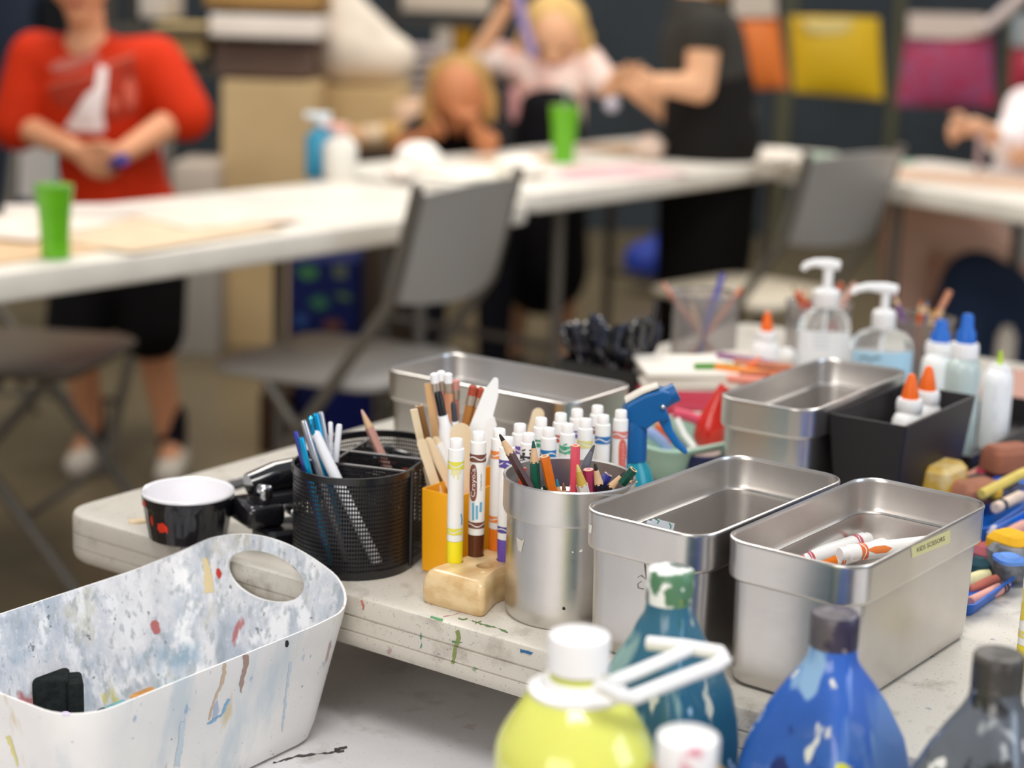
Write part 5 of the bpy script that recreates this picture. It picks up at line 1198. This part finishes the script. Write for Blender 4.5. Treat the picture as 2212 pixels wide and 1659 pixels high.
# seated person in white on the right
YR = 5.05
def Rq(px, py, d=0): return Vector(D(px, py, YR+d))
rb_ = Vector((Rq(2200, 480).x, YR, 0))
wp = thing('person', 'seated person in white top with brightened pale pink legs painting at the right table', 'person', rb_)
pel = Vector((Rq(2225, 470).x, YR+.12, .50)); chest = Rq(2265, 290, .05); neck = Rq(2285, 190, .03); hc = neck+Vector((-.02, -.03, .14)); hr = .10
sl, sr = Rq(2215, 235, -.06), Rq(2350, 235, .08); el, er = Rq(2185, 315, -.14), Rq(2350, 320, -.05); wl, wr = Rq(2105, 272, -.24), Rq(2250, 340, -.22)
kl, kr = Rq(1950, 470, .0), Rq(1990, 540, .14); al, ar = Vector((Rq(1975, 600).x, YR+.0, .09)), Vector((kr.x+.16, kr.y+.12, .075))
pr = [C(pel, chest, .115, .105), C(chest, neck, .095, .05), C(neck, hc, .045, .05), C(chest, sl, .07, .046), C(chest, sr, .07, .046), C(sl, el, .044, .036), C(el, wl, .036, .024), C(sr, er, .044, .036), C(er, wr, .036, .024), C(pel, kl, .092, .066), C(pel, kr, .092, .066), C(kl, al, .060, .036), C(kr, ar, .056, .036), C(al, al+Vector((-.10, -.03, -.05)), .034, .028), C(ar, ar+Vector((-.10, -.02, -.045)), .034, .028)]
f_, s_, u_ = head(pr, hc, hr, (-.9, -.4, -.5)); hand(pr, wl, Rq(2062, 280, -.24), (.2, -.3, .9), 1, .8, (-.2, 0, -1)); hand(pr, wr, Rq(2195, 338, -.25), (-.3, -.3, .9), 1, .5, (0, 0, -1))
fused('body', pr, SKIN4, wp, .008); face_parts(hc, hr, f_, s_, u_, wp)
fused('hair', [E_(hc+Vector((.03, .02, .03)), (hr*1.03, hr*1.0, hr*1.02)), C(hc+Vector((.06, .02, 0)), hc+Vector((.08, .03, -.16)), .06, .04)], M('#5a4030', .7), wp, .011)
fused('white_top', [C(pel+Vector((0, 0, .03)), chest, .135, .125), C(chest, neck-Vector((0, 0, .04)), .115, .07), C(chest, sl, .09, .062), C(chest, sr, .09, .062), C(sl, mid(sl, el, .9), .060, .052), C(sr, mid(sr, er, .9), .06, .052), C(el, mid(el, wl, .35), .050, .042)], M('#f4efea', .8, col2='#f0dfe2', scale=6), wp, .010)
fused('trousers', [C(pel, kl, .118, .082), C(pel, kr, .118, .082), C(kl, mid(kl, al, .9), .076, .055), C(kr, mid(kr, ar, .9), .074, .055), C(pel, pel+Vector((0, 0, -.02)), .12, .12)], M('#f6cbb6', .8), wp, .011)  # pale cover added over bare legs to lighten them in the table's shade
for a, d_ in ((al, (-.10, -.03)), (ar, (-.10, -.02))): fused('shoe', [C(a+Vector((.03, 0, -.045)), a+Vector((d_[0], d_[1], -.05)), .040, .032)], M('#d8d0c6', .6), wp, .009)
stool2 = thing('stool', 'dark stool under the seated person in white', 'stool', (pel.x+.02, pel.y, 0)); b = MB(); b.lathe([(.16, .330), (.17, .335), (.17, .347), (.16, .352)], 28); b.build('seat', M('#2c2926', .6), stool2)
for i in range(4):
    a = math.pi/4+i*math.pi/2; b = MB(); b.tube([(.12*math.cos(a), .12*math.sin(a), .335), (.16*math.cos(a), .16*math.sin(a), 0)], .012, 8); b.build('leg', FRM, stool2)
stick(Rq(2112, 372, -.27), Rq(2118, 285, -.25), .008, M('#a89090', .5), 'paint_brush', 'paint brush held upright over the right table by the person in white', 'paint brush', None, tipr=.006)
# dark bag under the right table
nb = thing('backpack', 'dark navy backpack standing on the floor under the right table', 'backpack', (D(2100, 600, 4.75).x, 4.75, 0)); nx = nb.location.x
fused('bag_body', [C((nx-.03, 4.75, .12), (nx+.02, 4.78, .44), .12, .10), C((nx+.08, 4.75, .12), (nx+.08, 4.80, .40), .12, .11), C((nx-.05, 4.70, .09), (nx+.10, 4.68, .16), .085, .085)], M('#2b3954', .85), nb, .012)
b = MB(); b.lathe([(.022, -.05), (.026, -.046), (.026, .035), (.016, .048), (.014, .06)], 20, (D(2182, 645, 4.62).x-nx, -.13, .30)); plabel(b.build('side_bottle', M('#e6dccf', .5), nb), 'white bottle in the side pocket')

# ------------------------------------------------------------------ things on the background tables
def tumbler(px, py, h, label, straw=None):
    p = at(px, py); t = thing('tumbler', label, 'tumbler', p, group='green tumblers'); r1, r0 = h*.265, h*.20
    b = MB(); b.lathe([(r0*.92, 0), (r0, .002), (r0*1.02, h*.5), (r1*.96, h*.86), (r1, h), (r1-.002, h), (r1*.9, h*.86), (r0*.93, .006)], 36); b.build('cup', M('#66b318', .25, sub=.15, coat=.3), t)
    b = MB(); b.lathe([(r1*1.02, h-.002), (r1*1.03, h+.003), (r1*.6, h+.006)], 32); b.build('lid', M('#6aa83a', .3), t)
    b = MB(); b.tube([(0, 0, h*.2), (.004, 0, h+.055)], .0045, 8); b.build('straw', M('#8f9a98', .3), t)
tumbler(120, 558, .117, 'green tumbler with a straw on the left table')
tumbler(1216, 352, .150, 'green tumbler on the far table in front of the raised-arm child')
def sheet(px, py, sx, sy, a, col, label, z=.742, name='drawing_paper', th=.003, g='papers on the tables'):
    p = at(px, py, z); b = MB(); b.box((0, 0, 0), (sx, sy, th)); o = b.build(name, M(col, .7, col2=None, var=.12, scale=14), smooth=False); o.location = p; o.rotation_euler = (0, 0, a); tag(o, label, 'paper', g); return o
sheet(60, 520, .40, .34, ROT, '#d9b892', 'tan drawing paper under the green tumbler', .742)
sheet(330, 500, .42, .28, ROT+.1, '#dcc4a6', 'long tan drawing with pink and green scribbles on the left table', .7458)
sheet(60, 490, .28, .2, ROT+.3, '#e8d9cc', 'pale paper at the left table end', .7495)
sheet(470, 470, .26, .20, ROT-.2, '#ead6c6', 'pinkish paper in the middle of the left table', .7492)
sheet(1300, 372, .40, .22, ROT-.3, '#dcb0b4', 'pink drawing on the far table', .742)
sheet(1370, 320, .32, .2, ROT-.2, '#b8926a', 'brown cardboard sheet on the far table', .7458)
sheet(1130, 345, .3, .16, ROT-.2, '#c9a078', 'tan paper by the resting child', .742)
sheet(1060, 372, .36, .2, ROT-.2, '#fbf4e6', 'white paper on the far table near the resting child', .7458)
sheet(2060, 385, .5, .3, -.6, '#c8a890', 'brown drawing in front of the brush on the right table', .742)
sheet(1850, 345, .3, .2, -.5, '#8fae98', 'green paper on the right table', .742)
sheet(1820, 348, .12, .1, -.4, '#d8705c', 'small red paper on the right table', .7458)
p = at(165, 475); b = MB(); b.rrect([(.13, .016, .008, 0), (.135, .018, .01, .01), (.13, .016, .008, .028)], 4); o = b.build('marker_case', M('#efe6de', .5)); o.location = p; o.rotation_euler = (0, 0, .35); tag(o, 'long white case with blue ends lying in front of the child in red', 'case')
for px, s in ((30, 1), (300, -1)):
    pass
def crumple(px, py, r, col, label, z=.74, cat='paper', name='crumpled_paper', y=None, sx=1, sz=1):
    p = at(px, py, z) if y is None else D(px, py, y); b = MB(); b.ball((0, 0, 0), (r*sx, r, r*sz), 20)
    for v in b.bm.verts: v.co *= 1+random.uniform(-.12, .12)
    o = b.build(name, M(col, .7)); o.location = p+Vector((0, 0, r*sz*.9 if y is None else 0)); tag(o, label, cat); return o
crumple(905, 372, .055, '#fffaf2', 'bright white crumpled paper at the meeting of left and far tables', sz=.7)
crumple(865, 395, .035, '#f2e6da', 'smaller white paper scrap beside the bright crumpled one', sz=.7)
crumple(1120, 385, .06, '#f6efe4', 'white crumpled sheet in the middle of the far table', sz=.5)
crumple(1400, 345, .045, '#d8c0b0', 'pale round bowl at the right end of the far table', sz=.8, name='paper_bowl', cat='bowl')
crumple(1682, 362, .062, '#f4eadc', 'white paper bowl at the left end of the right table', sz=.45, name='paper_bowl', cat='bowl')
def bottle_bg(px, py, r, h, col, capcol, label, name='spray_cleaner'):
    p = at(px, py); t = thing(name, label, 'bottle', p); b = MB(); b.lathe([(r*.9, 0), (r, .004), (r, h*.62), (r*.55, h*.75), (r*.35, h*.8), (r*.35, h*.84)], 28, sy=.7); b.build('bottle_body', M(col, .25), t)
    b = MB(); b.lathe([(r*.42, h*.82), (r*.45, h*.9), (r*.3, h*.92)], 20); b.box((-r*.3, 0, h*.95), (r*1.5, r*.5, h*.1), 0, .004); b.build('head', M(capcol, .4), t)
bottle_bg(697, 385, .042, .155, '#3a92b4', '#d8e4ea', 'blue glass-cleaner bottle on the left table far end')
bottle_bg(735, 390, .040, .135, '#e6e2d8', '#e8b4a8', 'white bottle with green mark beside the blue cleaner')
# stacked jars left of the resting child
for i in range(3):
    p = D(775+i*38, 300-i*5, 5.72); b = MB(); b.lathe([(.036, -.035), (.04, -.03), (.04, .03), (.03, .035)], 24); o = b.build('jar', M(['#c89a70', '#d8bc98', '#c4964c'][i], .4, var=.2, scale=30)); o.location = (p.x, p.y, p.z); o.rotation_euler = (0, 1.45, .1)
    tag(o, ['tan jar lying at the left end of the row behind the cleaner bottles', 'pale jar in the middle of the row behind the cleaner bottles', 'golden jar at the right end of the row behind the cleaner bottles'][i], 'jar', 'jars on the cart')
cart = thing('supply_cart', 'dark low cart carrying jars behind the far table', 'cart', (D(815, 330, 5.75).x, 5.75, 0))
zc_ = D(815, 322, 5.72).z-.016
b = MB(); b.box((0, 0, zc_), (.26, .18, .024)); b.build('cart_top', M('#4a3a2c', .6), cart); b = MB(); b.box((0, 0, zc_/2), (.22, .15, zc_-.03)); b.build('cart_body', M('#3c3026', .7), cart)
crumple(892, 258, .070, '#d8b498', 'beige crumpled packing paper left of the resting child', y=5.92, name='packing_paper')
pk = thing('paper_crate', 'cardboard crate under the packing paper', 'box', (D(902, 300, 5.92).x, 5.90, 0)); zz = D(885, 258, 5.92).z-.075
b = MB(); b.box((0, 0, zz/2), (.12, .15, zz)); b.build('crate_body', M('#8a6a4a', .8), pk)

# ------------------------------------------------------------------ boxes, shelving and bags at the back
def bg_box(x0, y0, x1, y1, yd, depth, col, label, name='cardboard_box', cat='box', floor=True, rz=0.0, lid=None):
    a, c = D(x0, y0, yd), D(x1, y1, yd); wz0 = 0 if floor else c.z; hgt = a.z-wz0
    t = thing(name, label, cat, ((a.x+c.x)/2, yd+depth/2, wz0), rz)
    b = MB(); b.box((0, 0, hgt/2), (c.x-a.x, depth, hgt), 0, .006); b.build('box_body', M(col, .8, var=.08, scale=4), t)
    if lid:
        b = MB(); b.box((0, 0, hgt+.012), (c.x-a.x+.02, depth+.02, .03), 0, .006); b.build('lid', M(lid, .8), t)
    return t
bg_box(478, 172, 680, 400, 5.75, .5, '#c6aa7e', 'tall tan cardboard box standing behind the left table')
bg_box(690, 186, 868, 400, 6.0, .5, '#c2a678', 'second tan cardboard box right of the tall one')
bg_box(462, 92, 668, 170, 5.80, .4, '#6e5a50', 'brown storage box on top of the tall tan box', floor=False)
bg_box(452, 30, 690, 86, 5.72, .45, '#eee2d6', 'white rolled foam mat lying on the brown storage box', name='foam_mat', cat='mat', floor=False)
bg_box(440, -40, 690, 22, 5.75, .4, '#a8824e', 'wooden tray above the white foam mat', name='wooden_tray', cat='tray', floor=False)
bg_box(330, 50, 445, 128, 6.0, .35, '#d8bc84', 'cream basket on the rack behind the child in red', name='basket', cat='basket', floor=False)
bg_box(300, -40, 360, 40, 6.1, .3, '#d4cac0', 'white bag on the rack right of the child in red', name='bag', cat='bag', floor=False)
rk = thing('storage_rack', 'dark metal rack behind the child in red', 'rack', (D(400, 300, 6.2).x, 6.15, 0))
for zpx in (132, 46): 
    z = D(400, zpx, 6.0).z-.02; b = MB(); b.box((0, 0, z-.012), (.42, .42, .024)); b.build('shelf', M('#4a443c', .5), rk)
for sx in (-.2, .2):
    for sy in (-.19, .19): b = MB(); b.box((sx, sy, .8), (.03, .03, 1.6)); b.build('post', M('#3c372f', .5), rk)
bg_box(372, 352, 468, 440, 5.6, .3, '#c8b8a8', 'white and grey folded cloth pile beside the tall tan box', name='cloth_pile', cat='cloth', floor=False)
pl = thing('pallet_box', 'grey crate under the folded cloth pile', 'crate', (D(420, 440, 5.6).x, 5.75, 0)); zz = D(420, 440, 5.6).z-.004
b = MB(); b.box((0, 0, zz/2), (.15, .3, zz), 0, .005); b.build('crate_body', M('#9a948c', .7), pl)
# heaped white cloth / paper
hz = thing('cloth_heap', 'tall heap of white cloth sloping to the right behind the second tan box', 'cloth', (D(770, 150, 6.1).x, 6.15, 0)); 
def q6(px, py, d=0): return Vector(D(px, py, 6.15+d))
fused('cloth', [C(q6(745, 104), q6(730, -10), .125, .07), C(q6(750, 112), q6(848, 128), .110, .085), C(q6(735, 10), q6(845, 120), .07, .07), C(q6(705, 130), q6(700, 90), .07, .05)], M('#e9dccb', .85, var=.08, scale=5), hz, .014)
for i in range(5):
    a = D(905, 110+i*24, 6.6); b = MB(); b.box((0, 0, 0), (.17-.01*(i % 2), .25, .028), 0, .004); o = b.build('folder', M(['#b8aaa8', '#c4b8b4', '#a89c9a'][i % 3], .7), smooth=False); o.location = (a.x+.01*(i % 2), 6.75, a.z); tag(o, ['topmost grey folder of the stack by the raised arm', 'second grey folder in the stack by the raised arm', 'middle grey folder in the stack by the raised arm', 'fourth grey folder in the stack by the raised arm', 'lowest grey folder of the stack by the raised arm'][i], 'folder', 'grey folders')
fs = thing('folder_stand', 'dark stand under the grey folders', 'stand', (D(905, 230, 6.6).x, 6.75, 0)); zz = D(905, 206, 6.6).z-.016; b = MB(); b.box((0, 0, zz/2), (.16, .24, zz)); b.build('stand_body', M('#6a5a48', .7), fs)
bg_box(868, -30, 1058, 30, 7.2, .3, '#d8c8b6', 'long pale box up on the far shelf', name='storage_box', cat='box', floor=False)
rk2 = thing('far_shelf', 'dark shelf behind the grey folders', 'shelf', (D(960, 60, 7.3).x, 7.35, 0)); 
for zpx in (34, 190): z = D(960, zpx, 7.2).z; b = MB(); b.box((0, 0, z-.02), (.46, .34, .03)); b.build('shelf_board', M('#3a3630', .5), rk2)
for sx in (-.22, .22): b = MB(); b.box((sx, .14, .75), (.03, .03, 1.5)); b.build('post', M('#2c2924', .5), rk2)
bg_box(940, 44, 975, 185, 7.2, .2, '#c8bcae', 'pale binder standing on the far shelf', name='binder', cat='binder', floor=False)
bg_box(980, 40, 1020, 185, 7.2, .2, '#a8781c', 'ochre binder standing on the far shelf', name='binder', cat='binder', floor=False)
b = MB(); a = D(-20, -20, 7.6); c = D(82, 600, 7.6); b.box(((a.x+c.x)/2, 7.7, 1.0), (c.x-a.x, .1, 2.0), 0, .01); o = b.build('navy_locker', M('#1c2a40', .6)); tag(o, 'navy blue locker at the left edge behind the child in red', 'locker')
bg_box(84, -10, 130, 500, 7.6, .2, '#15171a', 'narrow black panel beside the navy locker', name='black_panel', cat='panel')
# clutter below the left table
bg_box(622, 560, 770, 745, 4.75, .25, '#101a4c', 'navy box with green and brown design under the left table', name='game_box', cat='box')
bg_box(560, 850, 625, 915, 4.4, .2, '#3a2416', 'brown carton on the floor left of the navy bag', name='carton', cat='box', floor=True)
bg_box(640, 800, 690, 905, 4.5, .2, '#141a4a', 'dark blue box under the middle chair', name='carton', cat='box', floor=True)
bg_box(700, 818, 795, 900, 4.3, .2, '#0c1450', 'deep blue bag on the floor under the middle chair', name='floor_bag', cat='bag', floor=True)
bg_box(395, 590, 500, 680, 6.4, .3, '#a89c90', 'pale crate with papers under the tan boxes', name='crate', cat='crate')
bb2 = thing('blue_bag', 'royal blue bag on the floor beside the person in black', 'bag', (D(1415, 560, 7.1).x, 7.1, 0))
def qb(px, py, d=0): return Vector(D(px, py, 7.1+d))
fused('bag_body', [C(qb(1390, 566), qb(1430, 562), .085, .10), C(qb(1440, 520), qb(1435, 560), .06, .10), C(qb(1415, 570), qb(1440, 570), .08, .09)], M('#1f3a9c', .6), bb2, .012)
gbx = bpy.data.objects['game_box']
for cx_, cy_, rx_, ry_, cc in ((665, 590, 24, 14, '#3f7a48'), (735, 586, 18, 16, '#5f6a58'), (690, 655, 20, 16, '#2f6a4c'), (742, 640, 14, 12, '#4c6a3a'), (720, 705, 20, 12, '#6a3f34'), (650, 690, 10, 16, '#2a4f8c')):
    decal('cover_picture', [rough(ell(cx_, cy_, rx_, ry_, 12), 6)], part(gbx, 'box_body'), M(cc, .6), None, .002, 1)

# hanging pouches
YH = 6.9
rail = thing('clothes_rail', 'dark rail from which the coloured pouches hang', 'rail', (D(1880, 0, YH).x, YH+.05, 0))
xa, xb = D(1560, 0, YH).x-rail.location.x, D(2300, 0, YH).x-rail.location.x
b = MB(); b.tube([(xa, 0, 1.55), (xb, 0, 1.55)], .015, 10); b.build('bar', M('#26282a', .5), rail)
for x in (xa+.01, xb-.01): b = MB(); b.tube([(x, 0, 1.55), (x, 0, 0)], .018, 10); b.build('post', M('#2a2c2e', .5), rail)
def pouch(corners, col, label, col2=None, top=None, yd=YH):
    """corners: tl, tr, br, bl in the picture"""
    t = thing('pouch', label, 'pouch', D(*corners[3], yd), group='coloured pouches on the rail'); o_ = Vector(t.location)
    n = 14; fr, bk_ = [], []
    tl, tr, br_, bl_ = [Vector(D(*q, yd)) for q in corners]
    b = MB(); grid = {}
    for s in (0, 1):
        for i in range(n+1):
            for j in range(n+1):
                u_, v_ = i/n, j/n; p = (tl*(1-u_)+tr*u_)*(1-v_)+(bl_*(1-u_)+br_*u_)*v_
                bul = .045*(math.sin(math.pi*u_)**.6)*(math.sin(math.pi*min(1, v_*.9+.1))**.6)
                grid[s, i, j] = b.bm.verts.new(p-o_+Vector((0, (-bul if s == 0 else bul)-(.002 if s == 0 else -.002), 0)))
        for i in range(n):
            for j in range(n): b.bm.faces.new([grid[s, a, c] for a, c in ((i, j), (i+1, j), (i+1, j+1), (i, j+1))])
    edge = [(i, 0) for i in range(n)]+[(n, j) for j in range(n)]+[(i, n) for i in range(n, 0, -1)]+[(0, j) for j in range(n, 0, -1)]
    for k in range(len(edge)):
        e0, e1 = edge[k], edge[(k+1) % len(edge)]; b.bm.faces.new([grid[0, *e0], grid[0, *e1], grid[1, *e1], grid[1, *e0]])
    b.build('pouch_body', M(col, .55, col2=col2, scale=22) if col2 else M(col, .5, var=.05, scale=4), t)
    if top:
        a_, c_ = top; pts = [Vector(D(*q, yd-.03))-o_ for q in a_]
        b = MB(); b.poly(pts, .035, (0, 1, 0)); plabel(b.build('top_flap', M(c_, .6), t, smooth=False), 'pale top panel')
    for q in (tl, tr):
        b = MB(); b.tube([q-o_, Vector((q.x, rail.location.y, 1.55))-o_], .004, 6); b.build('hanging_strap', M('#1c2848', .6), t)
    return t
pouch(((1578, 30), (1678, 28), (1702, 190), (1606, 194)), '#ee8038', 'orange pouch hanging left of the yellow one', None, ([(1586, -40), (1672, -40), (1676, 36), (1580, 38)], '#cdbfb0'))
pouch(((1706, 34), (1898, 38), (1908, 214), (1714, 198)), '#dcb418', 'yellow pouch hanging in the middle of the rail', None, ([(1730, 42), (1842, 42), (1828, 68), (1776, 74), (1742, 66)], '#e0cc86'))
pouch(((1958, 70), (2142, 72), (2150, 232), (1936, 228)), '#b42e52', 'magenta pouch with pale top hanging right of the yellow one', '#a05078', ([(1962, 28), (2122, 32), (2132, 76), (2060, 84), (1962, 80)], '#d8c6ba'))
pouch(((2186, 96), (2270, 96), (2280, 196), (2180, 190)), '#b83a50', 'second magenta pouch cut off by the right picture edge', None, ([(2184, 30), (2262, 30), (2268, 100), (2186, 100)], '#9aa4a8'))
loopthing([Vector(D(2118, 66, YH-.05)), Vector(D(2150, 44, YH-.05)), Vector(D(2200, 0, YH-.05)), Vector(D(2240, -40, YH-.05))], .026, M('#c8b8b4', .7), 'cloth_strap', 'pale cloth strap rising from the magenta pouch to the right', 'strap')
